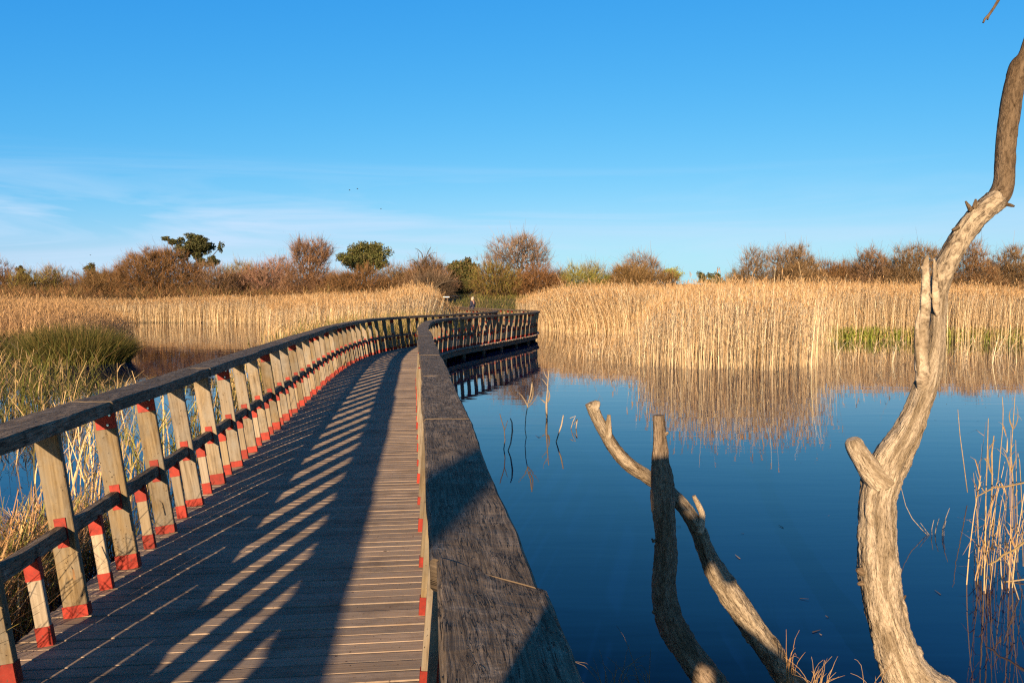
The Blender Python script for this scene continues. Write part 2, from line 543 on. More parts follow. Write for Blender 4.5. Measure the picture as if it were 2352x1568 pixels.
def bark(name, dark, mid, light, grey, sc=1.0):
    """dead wood: short fissures along the limb (uv.x runs along it), flaked patches"""
    m, nt, b = new_mat(name)
    L = nt.links
    uv = N(nt, 'ShaderNodeUVMap')

    def nz(su, sv, det, ro, dis):
        mp = N(nt, 'ShaderNodeMapping'); mp.inputs['Scale'].default_value = (su * sc, sv * sc, 1)
        L.new(uv.outputs[0], mp.inputs[0])
        n = N(nt, 'ShaderNodeTexNoise', Scale=1.0, Detail=float(det), Roughness=ro, Distortion=dis)
        L.new(mp.outputs[0], n.inputs['Vector'])
        return n.outputs['Fac']
    fine, mid_n, big = nz(45, 90, 4, .65, .8), nz(15, 38, 5, .65, 1.6), nz(3.2, 9, 5, .6, .6)
    a1 = N(nt, 'ShaderNodeMath', operation='MULTIPLY_ADD'); L.new(fine, a1.inputs[0]); a1.inputs[1].default_value = .8; L.new(mid_n, a1.inputs[2])
    r = ramp(nt, a1.outputs[0], [(.64, dark), (.79, mid), (1.05, light)])
    pr = ramp(nt, big, [(.44, (0, 0, 0)), (.60, (1, 1, 1))])
    mg = N(nt, 'ShaderNodeMix', data_type='RGBA', blend_type='MULTIPLY')
    L.new(pr.outputs[0], mg.inputs['Factor']); L.new(r.outputs[0], mg.inputs['A']); mg.inputs['B'].default_value = (*grey, 1)
    # long dark cracks
    ck = ramp(nt, nz(2.6, 44, 3, .55, 1.8), [(.30, (.10, .08, .06)), (.345, (1, 1, 1))])
    mk = N(nt, 'ShaderNodeMix', data_type='RGBA', blend_type='MULTIPLY'); mk.inputs['Factor'].default_value = .85
    L.new(mg.outputs['Result'], mk.inputs['A']); L.new(ck.outputs[0], mk.inputs['B'])
    L.new(mk.outputs['Result'], b.inputs['Base Color'])
    b.inputs['Roughness'].default_value = .85
    b.inputs['Specular IOR Level'].default_value = .2
    a2 = N(nt, 'ShaderNodeMath', operation='MULTIPLY_ADD'); L.new(ck.outputs[0], a2.inputs[0]); a2.inputs[1].default_value = .5; L.new(a1.outputs[0], a2.inputs[2])
    bp = N(nt, 'ShaderNodeBump', Strength=1.0, Distance=.009)
    L.new(a2.outputs[0], bp.inputs['Height']); L.new(bp.outputs[0], b.inputs['Normal'])
    return m


M_DEAD = bark('bleached_dead_wood', (.085, .065, .043), (.28, .23, .165), (.45, .385, .29), (.50, .47, .42))
M_DEAD_BARK = bark('brown_dead_bark', (.035, .024, .015), (.088, .063, .039), (.155, .115, .075), (.7, .66, .6))
M_DEAD_MID = bark('flaking_grey_bark', (.05, .039, .027), (.175, .14, .098), (.35, .295, .215), (.45, .42, .38))
M_DEAD_SHADED = bark('shade_toned_dead_wood', (.05, .038, .028), (.15, .115, .08), (.27, .21, .15), (.6, .56, .5))  # shade on the upright branch is put into these darker tones
M_TRUNK = bark('shrub_bark', (.025, .018, .012), (.055, .042, .03), (.09, .07, .05), (.7, .7, .7))


def water_mat():
    m, nt, b = new_mat('pond_water')
    L = nt.links
    tcn = N(nt, 'ShaderNodeTexCoord')
    mp = N(nt, 'ShaderNodeMapping'); mp.inputs['Scale'].default_value = (.45, 2.2, 1)
    L.new(tcn.outputs['Object'], mp.inputs[0])
    n1 = N(nt, 'ShaderNodeTexNoise', Scale=1.0, Detail=3.0, Roughness=.5)
    L.new(mp.outputs[0], n1.inputs['Vector'])
    bp = N(nt, 'ShaderNodeBump', Strength=.03, Distance=.08)
    L.new(n1.outputs['Fac'], bp.inputs['Height'])
    b.inputs['Base Color'].default_value = (.0005, .006, .042, 1)
    b.inputs['Roughness'].default_value = .015
    b.inputs['IOR'].default_value = 1.333
    b.inputs['Specular IOR Level'].default_value = .5
    L.new(bp.outputs[0], b.inputs['Normal'])
    return m


M_WATER = water_mat()


def ground_mat():
    m, nt, b = new_mat('rough_grassland')
    L = nt.links
    tcn = N(nt, 'ShaderNodeTexCoord')
    n1 = N(nt, 'ShaderNodeTexNoise', Scale=.35, Detail=6.0, Roughness=.65)
    L.new(tcn.outputs['Object'], n1.inputs['Vector'])
    r = ramp(nt, n1.outputs['Fac'], [(.3, (.045, .06, .018)), (.5, (.11, .10, .035)), (.7, (.22, .16, .08))])
    n2 = N(nt, 'ShaderNodeTexNoise', Scale=9.0, Detail=5.0)
    L.new(tcn.outputs['Object'], n2.inputs['Vector'])
    mx_ = N(nt, 'ShaderNodeMix', data_type='RGBA', blend_type='MULTIPLY'); mx_.inputs['Factor'].default_value = .6
    L.new(r.outputs[0], mx_.inputs['A']); L.new(n2.outputs['Color'], mx_.inputs['B'])
    L.new(mx_.outputs['Result'], b.inputs['Base Color'])
    b.inputs['Roughness'].default_value = .9
    bp = N(nt, 'ShaderNodeBump', Strength=.8, Distance=.1)
    L.new(n2.outputs['Fac'], bp.inputs['Height']); L.new(bp.outputs[0], b.inputs['Normal'])
    return m


M_GROUND = ground_mat()
M_PATH = simple('pale_dirt', (.42, .35, .26), .9, 0, .2, 3)
M_FIELD = M_GROUND


# ------------------------------------------------------------------ setting
def smooth(a, b, x):
    t = np.clip((x - a) / (b - a), 0, 1)
    return t * t * (3 - 2 * t)


def shore_d(x):
    """distance of the far shore line for each x"""
    return np.where(x < -10, 66.0, np.where(x < 4, 60.5, 52.0)) if False else 62.0 - 6 * smooth(2, 12, x) + 5 * smooth(-8, -18, x)


def ground_z(x, y):
    s = shore_d(x)
    z = -1.3 + 1.15 * smooth(s - 10, s - 1, y) + .35 * smooth(s - 1, s + 1.5, y)
    z = z + 1.45 * smooth(s, s + 11, y) + .7 * smooth(s + 10, s + 40, y) + 6.5 * smooth(150, 420, y)
    return z


ys = np.concatenate([np.linspace(-60, 50, 23), np.linspace(51, 90, 66), np.linspace(93, 160, 20), np.linspace(180, 1800, 24)])
xs = np.concatenate([np.linspace(-1500, -100, 15), np.linspace(-90, -25, 27), np.linspace(-24, 24, 81), np.linspace(26, 90, 27), np.linspace(100, 1500, 15)])
X, Y = np.meshgrid(xs, ys)
Z = ground_z(X, Y)
Z = Z + np.where(Y > 61, .07, 0) * np.sin(X * 1.3 + .7 * np.sin(Y)) * np.sin(Y * .9 + X * .37)
gv = np.stack([X, Y, Z], -1).reshape(-1, 3)
nx, ny = len(xs), len(ys)
gf = [(j * nx + i, j * nx + i + 1, (j + 1) * nx + i + 1, (j + 1) * nx + i) for j in range(ny - 1) for i in range(nx - 1)]
gme = bpy.data.meshes.new('ground')
gme.from_pydata(gv.tolist(), [], gf)
gme.polygons.foreach_set('use_smooth', [True] * len(gf))
tag(link('ground', gme, None, [M_GROUND]), kind='structure')

wme = bpy.data.meshes.new('water')
wme.from_pydata([(-300, -60, WATER_Z), (300, -60, WATER_Z), (300, 70, WATER_Z), (-300, 70, WATER_Z)], [], [(0, 1, 2, 3)])
tag(link('water', wme, None, [M_WATER]), kind='structure')

# pale dirt track climbing the bank behind the boardwalk
pm = bpy.data.meshes.new('dirt_path')
pv, pf = [], []
track = [(-9.5, 71.2), (-8, 71.8), (-6, 72.6), (-4, 74.2), (-2, 76.5), (1, 79), (6, 81)]
tp = []
for i in range(len(track) - 1):
    for s in range(6):
        t = s / 6
        tp.append((track[i][0] * (1 - t) + track[i + 1][0] * t, track[i][1] * (1 - t) + track[i + 1][1] * t))
for i, (x, y) in enumerate(tp):
    for o in (-1.3, -.4, .5, 1.4):
        yy = y + o + .25 * math.sin(i * 1.7 + o)
        zz = float(ground_z(np.array(x), np.array(yy))) + .2
        pv.append((x, yy, zz))
for i in range(len(tp) - 1):
    for j in range(3):
        a = i * 4 + j
        pf.append((a, a + 4, a + 5, a + 1))
pm.from_pydata(pv, [], pf)
tag(link('dirt_path', pm, None, [M_PATH]), kind='structure')


# ------------------------------------------------------------------ boardwalk
random.seed(7)
ctrl = [(.06, -7), (-.40, -4), (-.838, 0), (-1.293, 4), (-1.783, 8), (-2.27, 12), (-2.66, 15.2), (-2.93, 18), (-3.06, 20.4), (-3.03, 22.4),
        (-2.78, 24.4), (-2.3, 26.4), (-1.1, 30.5), (-.05, 34.5), (.24, 37), (.1, 39.3), (-.6, 42), (-1.8, 46), (-3.2, 51), (-4.4, 56), (-5.4, 61), (-6.0, 64)]


def catmull(P, step=.05):
    P = np.array(P, float)
    out = []
    for i in range(1, len(P) - 2):
        p0, p1, p2, p3 = P[i - 1], P[i], P[i + 1], P[i + 2]
        m = max(2, int(np.linalg.norm(p2 - p1) / step))
        for k in range(m):
            t = k / m
            out.append(.5 * ((2 * p1) + (-p0 + p2) * t + (2 * p0 - 5 * p1 + 4 * p2 - p3) * t ** 2 + (-p0 + 3 * p1 - 3 * p2 + p3) * t ** 3))
    out = np.array(out)
    s = np.concatenate([[0], np.cumsum(np.linalg.norm(np.diff(out, axis=0), axis=1))])
    return out, s


LINE, LS = catmull(ctrl)
LTOT = LS[-1]


def along(s):
    """centreline point, tangent, right-hand normal (all horizontal 3D)"""
    x = np.interp(s, LS, LINE[:, 0]); y = np.interp(s, LS, LINE[:, 1])
    a, b_ = max(0, s - .25), min(LTOT, s + .25)
    t = nrm([np.interp(b_, LS, LINE[:, 0]) - np.interp(a, LS, LINE[:, 0]), np.interp(b_, LS, LINE[:, 1]) - np.interp(a, LS, LINE[:, 1]), 0])
    return np.array([x, y, 0.0]), t, np.array([t[1], -t[0], 0.0])


UPV = np.array([0, 0, 1.0])
bw = thing('boardwalk', (-.8, 0, 0), 'curving wooden boardwalk with leaning post railings and red brackets crossing the pond', 'boardwalk')

# deck planks
mb = MB()
s = .05
DW = 1.02
while s < LTOT - .05:
    c, t, n = along(s)
    c = c + UPV * (-.018 + random.uniform(-.0016, .0016))
    hw = .0456 + random.uniform(-.0022, .0010)
    L_ = DW + random.uniform(-.012, .02)
    tilt = random.uniform(-.02, .02)
    tt = t + UPV * tilt
    mb.box(c + n * random.uniform(-.01, .01), n * L_, tt * hw, UPV * .016, ch=.004)
    s += .0955
mb.build('deck', M_DECK, bw)

# joists under the deck edge
for sd in (-1, 1):
    mb = MB()
    k0 = 0.1
    while k0 < LTOT - .3:
        pts, S, U = [], [], []
        for s in np.linspace(k0, min(k0 + 3.98, LTOT - .1), 9):
            c, t, n = along(float(s))
            pts.append(c + n * sd * .93 + UPV * -.125); S.append(n); U.append(UPV)
        sec = [(-.03, -.085), (.03, -.085), (.03, .085), (-.03, .085)]
        mb.sweep(pts, S, U, [sec] * len(pts))
        k0 += 4.0
    mb.build('side_beam', M_BEAM, bw)

# piles
s = 1.0
while s < LTOT - 1:
    for sd in (-1, 1):
        c, t, n = along(s)
        p = c + n * sd * .80
        mb = MB()
        mb.tube([p + UPV * -1.25, p + UPV * -.3, p + UPV * -.045], [.075, .072, .07], 12)
        mb.build('pile', M_BEAM, bw)
        c2 = c + UPV * -.15
    s += 2.1

POST_GAP = .712
LEANS = {-1: .14, 1: .075}             # the right railing leans out less than the left
W2 = .87
TOPZ = .925
# phase so that a left post stands where the photo shows one (3.89 m ahead)
s_ref = float(np.interp(3.98, LINE[:, 1], LS))
phase = s_ref % POST_GAP


def rail_wave(s, side, k):
    return noise.noise(Vector((s * 1.1, side * 9.7, k * 5.3)))


posts = []
for side in (-1, 1):
    i = 0
    s = phase
    while s < LTOT - .2:
        posts.append((side, i, s + (0 if side < 0 else .53)))
        s += POST_GAP; i += 1

# which posts carry the big red plate under the handrail (every joint of the rail planks)
def is_joint(i): return (i % 3 == 1) or (i % 7 == 5)

cand = []
for side, i, s in posts:
    c, t, n = along(min(s, LTOT))
    cand.append((float(np.hypot(c[0] - 0, c[1] - 0)) if c[1] > 1.0 else 500 + abs(c[1]), side, i, s))
cand.sort()
rest_post, rest_post_red, rest_bal, rest_bal_red = MB(), MB(), MB(), MB()
rng = random.Random(3)
n_part = 0
for rank, (dist, side, i, s) in enumerate(cand):
    own = rank < 98
    LEAN = LEANS[side]
    c, t, n = along(s)
    out = n * side                                       # outward
    base = c + out * W2
    ax = nrm(UPV + out * (LEAN + rng.uniform(-.012, .012)) + t * rng.uniform(-.012, .012))
    hwid, hthk = .058 + rng.uniform(-.004, .004), .018
    lat = nrm(out - ax * np.dot(out, ax))
    top = TOPZ / ax[2]
    mp_ = MB() if own else rest_post
    mp_.box(base + ax * (top / 2), ax * (top / 2), lat * hwid, t * hthk, ch=.004)
    post = mp_.build('post', M_POST, bw) if own else None
    # red shoe, rail bracket, joint plate
    fh = rng.choice([.055, .06, .085, .09])
    mr = MB() if own else rest_post_red
    mr.box(base + ax * (fh / 2), ax * (fh / 2), lat * (hwid + .004), t * (hthk + .004), ch=.002)
    if own: mr.build('foot_bracket', M_RED, post)
    zb = .425 / ax[2]
    fr = base + ax * zb - t * (hthk + .003)
    mr = MB() if own else rest_post_red
    mr.box(fr, ax * .073, lat * .028, t * .003, ch=.001)
    if own: mr.build('rail_bracket', M_RED, post)
    if is_joint(i + (0 if side < 0 else 1)):
        mr = MB() if own else rest_post_red
        pc = base + ax * (top - .052) - t * (hthk + .003) - lat * .012
        mr.box(pc, ax * .052, lat * .056, t * .003, ch=.001)
        if own: mr.build('joint_plate', M_RED, post); mr = MB()
        mr.box(base + ax * (top - .006) + t * .01, lat * .10, t * .05, ax * .003, ch=.001)
        if own: mr.build('joint_flange', M_RED, post)
        if own and dist < 9:
            for (a_, b_) in ((.025, -.03), (.025, .03), (-.03, -.012)):
                q = pc + ax * a_ + lat * b_
                mbolt = MB(); mbolt.tube([q - t * .003, q - t * .012], [.009, .007], 8, smooth=False)
                mbolt.build('bolt', M_BOLT, post)
    # slim post between this one and the next
    cb, tb, nb = along(min(LTOT, s + POST_GAP / 2 + .02))
    ob = nb * side
    bb = cb + ob * W2
    axb = nrm(UPV + ob * LEAN)
    latb = nrm(ob - axb * np.dot(ob, axb))
    hb = .40 / axb[2]
    mm = MB() if own else rest_bal
    mm.box(bb + axb * (hb / 2), axb * (hb / 2), latb * .031, tb * .015, ch=.003)
    bo = mm.build('slim_post', M_BAL, bw) if own else None
    for (zc_, zh_) in ((.045, .045), (hb - .048, .05)):
        mm = MB() if own else rest_bal_red
        mm.box(bb + axb * zc_, axb * zh_, latb * .034, tb * .018, ch=.002)
        if own: mm.build('end_cap', M_RED, bo)
rp = rest_post.build('post', M_POST, bw); rp['kind'] = 'stuff'
rest_post_red.build('foot_bracket', M_RED, rp)['kind'] = 'stuff'
rp = rest_bal.build('slim_post', M_BAL, bw); rp['kind'] = 'stuff'
rest_bal_red.build('end_cap', M_RED, rp)['kind'] = 'stuff'

s_join = float(np.interp(1.56, LINE[:, 1], LS))         # a split, slanting joint in the nearest right plank
# lower rails and handrails, in planks of three bays
for side in (-1, 1):
    LEAN = LEANS[side]
    j = 0
    s0 = max(.05, phase - POST_GAP * 1.0)
    if side > 0: s0 = s_join - POST_GAP * 3 * int((s_join - .05) / (POST_GAP * 3))
    while s0 < LTOT - .3:
        s1 = min(LTOT - .05, s0 + POST_GAP * 3)
        near = np.interp((s0 + s1) / 2, LS, LINE[:, 1]) < 6
        # lower rail
        pts, S, U = [], [], []
        for s in np.linspace(s0, s1, 7):
            c, t, n = along(float(s)); o = n * side
            pts.append(c + o * (W2 + LEAN * .425) + UPV * .425); S.append(n); U.append(nrm(UPV + o * LEAN))
        sec = [(-.019, -.034), (.019, -.034), (.023, -.03), (.023, .03), (.019, .034), (-.019, .034), (-.023, .03), (-.023, -.03)]
        mb = MB(); mb.sweep(pts, S, U, [sec] * len(pts)); mb.build('lower_rail', M_RAIL, bw)
        # handrail plank: sawn, worn, a little crooked
        m = 90 if near else 14
        pts, S, U, secs = [], [], [], []
        off = rng.uniform(-.012, .012); lift = rng.uniform(-.004, .004)
        for s in np.linspace(s0 + .002, s1 - .002, m):
            c, t, n = along(float(s)); o = n * side
            w1 = (0.113 if side < 0 else 0.098) + .015 * rail_wave(s, side, 1) + .004 * rail_wave(s * 6, side, 2)
            w2 = (0.117 if side < 0 else 0.123) + .015 * rail_wave(s, side, 3) + .004 * rail_wave(s * 6, side, 4)
            zt = .999 + lift + .004 * rail_wave(s, side, 5)
            sk = 0.0
            if side > 0:
                sk = -1.0 * math.exp(-abs(s - s_join) / .22)
                if s0 < s_join - .5 and s1 < s_join + .1: zt -= .003 * math.exp(-abs(s - s_join) / .5)
            pts.append(c + o * (W2 + LEAN * .96 + off) + UPV * zt); S.append(n + t * sk); U.append(UPV)
            ch = .007 + .004 * abs(rail_wave(s * 5, side, 6))
            th = .072 + .004 * rail_wave(s, side, 7)
            if near:
                topx = np.linspace(-w1 + ch, w2 - ch, 17)
                sec = [(-w1, -ch), (-w1 * .995, -th + .004), (-w1 + .006, -th), (w2 - .006, -th), (w2, -th + .004), (w2, -ch)]
                for a in topx[::-1]:
                    hgt = .0045 * noise.noise(Vector((s * 3.2, a * 9, side * 3.0))) + .0016 * noise.noise(Vector((s * 14, a * 20, 4.0)))
                    if side > 0 and s1 < s_join + .1:            # the split plank end has dropped on its outer side
                        hgt -= .006 * min(1.0, max(0.0, (a + .05) / .10)) * math.exp(-abs(s - s_join) / .16)
                    sec.append((a, hgt))
            else:
                sec = [(-w1, -ch), (-w1, -th), (w2, -th), (w2, -ch), (w2 - ch, 0), (0, .001), (-w1 + ch, 0)]
            secs.append(sec)
        mb = MB(); mb.sweep(pts, S, U, secs, smooth=False)
        mb.build('handrail', M_RAIL, bw)
        s0 = s1; j += 1


# ------------------------------------------------------------------ dead trees
def limb_mesh(mb, pts, radii, k=28, step=.012, rough=.06, seed=0.0, flat=1.0, ragged=0.0, mat=0, tipcut=None):
    """noisy limb through points (catmull), fissured along its length"""
    P = np.array(pts, float); R = np.array(radii, float)
    d = np.concatenate([[0], np.cumsum(np.linalg.norm(np.diff(P, axis=0), axis=1))])
    m = max(8, int(d[-1] / step))
    P2 = np.vstack([2 * P[0] - P[1], P, 2 * P[-1] - P[-2]])
    out, rr = [], []
    for q in np.linspace(0, d[-1], m):
        i = min(len(P) - 2, int(np.searchsorted(d, q, side='right') - 1))
        t = (q - d[i]) / max(1e-6, d[i + 1] - d[i])
        p0, p1, p2, p3 = P2[i], P2[i + 1], P2[i + 2], P2[i + 3]
        out.append(.5 * ((2 * p1) + (-p0 + p2) * t + (2 * p0 - 5 * p1 + 4 * p2 - p3) * t ** 2 + (-p0 + 3 * p1 - 3 * p2 + p3) * t ** 3))
        rr.append(R[i] * (1 - t) + R[i + 1] * t)
    out = np.array(out)
    prev = None; S, U, secs = [], [], []
    qs = np.linspace(0, d[-1], m)
    for i in range(m):
        t = nrm(out[min(i + 1, m - 1)] - out[max(i - 1, 0)])
        sv = nrm(np.cross(np.array([0, 1.0, 0]), t)) if prev is None else nrm(prev - t * np.dot(prev, t))
        prev = sv; S.append(sv); U.append(np.cross(t, sv))
        sec = []
        for j in range(k):
            a = 2 * math.pi * j / k
            ca, sa = math.cos(a), math.sin(a)
            q = qs[i]
            ridge = noise.noise(Vector((ca * 3.2 + seed, sa * 3.2, q * 3.0)))
            ridge2 = noise.noise(Vector((ca * 7 + seed, sa * 7, q * 7)))
            lump = noise.noise(Vector((ca * 1.1, sa * 1.1 + seed, q * 4)))
            fine = noise.noise(Vector((ca * 9, sa * 9 + seed, q * 42)))
            r = rr[i] * (1 + rough * ridge + rough * .55 * ridge2 + rough * 1.1 * lump + rough * .8 * fine)
            if ragged and noise.noise(Vector((ca * 2 + seed * 3, sa * 2, q * 9))) > .28:
                r += ragged * rr[i]
            sec.append((r * ca, r * sa * flat))
        secs.append(sec)
    mb.sweep(out, S, U, secs, mat, smooth=True)


def px(pts, d):
    """photo points (x, y[, width]) at distance d -> world points and radii"""
    P, R = [], []
    for q in pts:
        dd = d + (q[3] if len(q) > 3 else 0)
        P.append(at(q[0], q[1], dd)); R.append(q[2] / 2 / FPX * dd)
    return P, R


D1 = 3.6
tree = thing('dead_tree', tuple(at(2150, 1568, D1)), 'tall bleached dead tree with crooked limb, broken fork and cut stub at the right edge', 'dead tree')
mb = MB()
P, R = px([(2330, 1770, 190), (2190, 1650, 160), (2098, 1568, 132), (2062, 1500, 112), (2040, 1430, 100), (2024, 1360, 97), (2018, 1290, 98), (2017, 1200, 92),
           (2018, 1140, 90), (2030, 1090, 96), (2052, 1045, 88), (2080, 1000, 72), (2103, 950, 62), (2122, 900, 60), (2139, 850, 54), (2151, 790, 42), (2156, 720, 36), (2161, 660, 40),
           (2170, 620, 44)], D1)
limb_mesh(mb, P, np.array(R) * .88, k=72, step=.008, seed=1.0, rough=.085, ragged=.07)
mb.build('trunk', M_DEAD, tree)
mb = MB()
P, R = px([(2150, 690, 34), (2162, 640, 44), (2178, 600, 45), (2202, 555, 46), (2230, 515, 48), (2262, 482, 50), (2292, 455, 50)], D1)
limb_mesh(mb, P, np.array(R) * .95, k=48, step=.009, seed=2.0, rough=.10, ragged=.10)
mb.build('limb', M_DEAD_MID, tree)
mb = MB()
P, R = px([(2278, 470, 40), (2296, 448, 46), (2305, 425, 42), (2309, 380, 42), (2312, 320, 42), (2320, 250, 42), (2331, 190, 40), (2340, 150, 36), (2353, 125, 24), (2372, 60, 20), (2395, -20, 18), (2385, -90, 15), (2350, -110, 10)], D1)
limb_mesh(mb, P, R, k=30, seed=3.0, rough=.06, ragged=.04)
mb.build('limb', M_DEAD_BARK, tree)
mb = MB()
P, R = px([(2352, -112, 10), (2325, -60, 9), (2296, -4, 7), (2283, 18, 6), (2272, 34, 6), (2262, 44, 5), (2258, 53, 4)], D1)
mb.tube(P, R, 7)
P, R = px([(2273, 32, 5), (2270, 40, 4.5), (2268, 46, 4)], D1)
mb.tube(P, R, 6)
mb.build('twig', M_DEAD_BARK, tree)
mb = MB()
P, R = px([(2030, 1110, 70), (2002, 1082, 58), (1980, 1052, 46), (1966, 1030, 42), (1960, 1015, 40), (1957, 1007, 26)], D1 - .02)
limb_mesh(mb, P, R, k=32, seed=4.0, rough=.08)
mb.build('stub', M_DEAD, tree)
# splintered wood beside the fork
mb = MB()
for (pts, sd) in (([(2128, 925, 8, .03), (2123, 900, 24, .01), (2121, 870, 32), (2118, 810, 28), (2121, 745, 25), (2124, 690, 23), (2125, 640, 20), (2127, 605, 15), (2130, 586, 5)], 5.0),
                  ([(2156, 735, 5, .02), (2152, 712, 14), (2150, 690, 17), (2149, 650, 15), (2147, 612, 9), (2145, 594, 4)], 6.0),
                  ([(2124, 885, 6, .03), (2116, 862, 18), (2113, 835, 21), (2109, 790, 18), (2108, 745, 12), (2113, 712, 5)], 7.0),
                  ([(2130, 640, 12), (2122, 622, 9), (2117, 611, 6)], 8.0),
                  ([(2146, 690, 5), (2132, 668, 4), (2126, 658, 3)], 8.5)):
    P, R = px(pts, D1 - .035)
    mb = MB()
    limb_mesh(mb, P, R, k=18, seed=sd, rough=.20, flat=.7)
    mb.build('splinter', M_DEAD, tree)
for (x, y, w, dx, dy) in ((2222, 470, 12, -8, -14), (2240, 465, 12, 2, -14), (2322, 472, 10, 14, 4), (2192, 526, 12, -10, 4), (1972, 1310, 22, -9, -4), (2075, 1375, 10, 10, -16), (1974, 1340, 14, -8, 2)):
    P, R = px([(x - dx, y - dy, w * .9), (x - dx * .2, y - dy * .2, w * .75), (x + dx * .55, y + dy * .55, w * .35)], D1 - .02)
    mb = MB()
    limb_mesh(mb, P, R, k=10, seed=x * .1, rough=.3)
    mb.build('bark_flake', M_DEAD_BARK, tree)

D2 = 3.15
br = thing('dead_branch', tuple(at(1640, 1568, D2)), 'upright dead branch toned dark for shade with sawn pale tip standing out of the pond', 'dead branch')
mb = MB()
P, R = px([(1800, 1780, 96), (1690, 1650, 84), (1632, 1568, 74), (1590, 1510, 72), (1552, 1450, 66), (1530, 1395, 58), (1524, 1340, 55), (1529, 1280, 56), (1528, 1220, 54), (1522, 1150, 55),
           (1520, 1100, 50), (1517, 1060, 40), (1516, 1010, 32), (1514, 975, 28), (1513, 953, 26)], D2)
limb_mesh(mb, P, np.array(R) * .93, k=44, step=.009, seed=11.0, rough=.12, ragged=.09)
mb.build('limb', M_DEAD_SHADED, br)
mb = MB()
for pts in ([(1520, 1000, 10), (1530, 996, 9), (1535, 992, 6)], [(1505, 1240, 10), (1500, 1243, 7), (1497, 1236, 4)], [(1503, 1130, 9), (1497, 1128, 6), (1495, 1124, 4)],
            [(1503, 1065, 12), (1498, 1060, 8)], [(1506, 1400, 14), (1500, 1408, 8)]):
    P, R = px(pts, D2 - .01)
    mb = MB(); mb.tube(P, R, 7)
    mb.build('knot', M_DEAD_SHADED, br)

D3 = 3.5
br = thing('dead_branch', tuple(at(1830, 1568, D3)), 'leaning pale dead branch with forked tip reaching left behind the dark one', 'dead branch')
mb = MB()
P, R = px([(1990, 1790, 80), (1900, 1660, 74), (1815, 1568, 66), (1770, 1500, 64), (1725, 1435, 64), (1685, 1375, 62), (1645, 1315, 56), (1622, 1265, 44), (1603, 1215, 40), (1572, 1165, 36),
           (1535, 1130, 36), (1490, 1096, 36), (1445, 1065, 36), (1412, 1030, 34), (1388, 990, 32), (1370, 955, 30), (1357, 924, 30)], D3)
limb_mesh(mb, P, np.array(R) * .86, k=44, step=.009, seed=13.0, rough=.12, ragged=.10)
mb.build('limb', M_DEAD_MID, br)
mb = MB()
P, R = px([(1606, 1222, 20), (1610, 1200, 18), (1612, 1180, 15), (1603, 1158, 13), (1593, 1138, 9)], D3 - .02)
limb_mesh(mb, P, R, k=16, seed=14.0, rough=.12)
mb.build('side_shoot', M_DEAD, br)
mb = MB()
P, R = px([(1395, 1005, 26), (1398, 975, 15), (1399, 952, 8)], D3 - .01)
limb_mesh(mb, P, R, k=14, seed=15.0, rough=.15)
mb.build('stub', M_DEAD, br)
mb = MB()
P, R = px([(1362, 938, 30), (1370, 926, 20), (1372, 920, 12)], D3 - .01)
limb_mesh(mb, P, R, k=14, seed=16.0, rough=.15)
mb.build('stub', M_DEAD, br)


# ------------------------------------------------------------------ reeds
TINT = 1.25


def palette(rs, n, cols, var=.2):
    c = np.array(cols)[rs.integers(0, len(cols), n)] * TINT
    return np.clip(c * (1 + rs.normal(0, var, (n, 1))), .01, .9)


STRAW = [(0.49, 0.383, 0.231), (0.549, 0.444, 0.292), (0.412, 0.306, 0.182), (0.608, 0.515, 0.369), (0.353, 0.245, 0.132)]
STRAW_DULL = [(.40, .26, .13), (.33, .21, .11), (.46, .31, .17), (.27, .17, .09), (.42, .28, .15)]
GREEN = [(.042, .052, .011), (.058, .066, .014), (.08, .073, .02), (.03, .038, .009)]
GREENTAN = [(.13, .13, .035), (.22, .18, .065), (.09, .105, .022), (.30, .22, .10)]


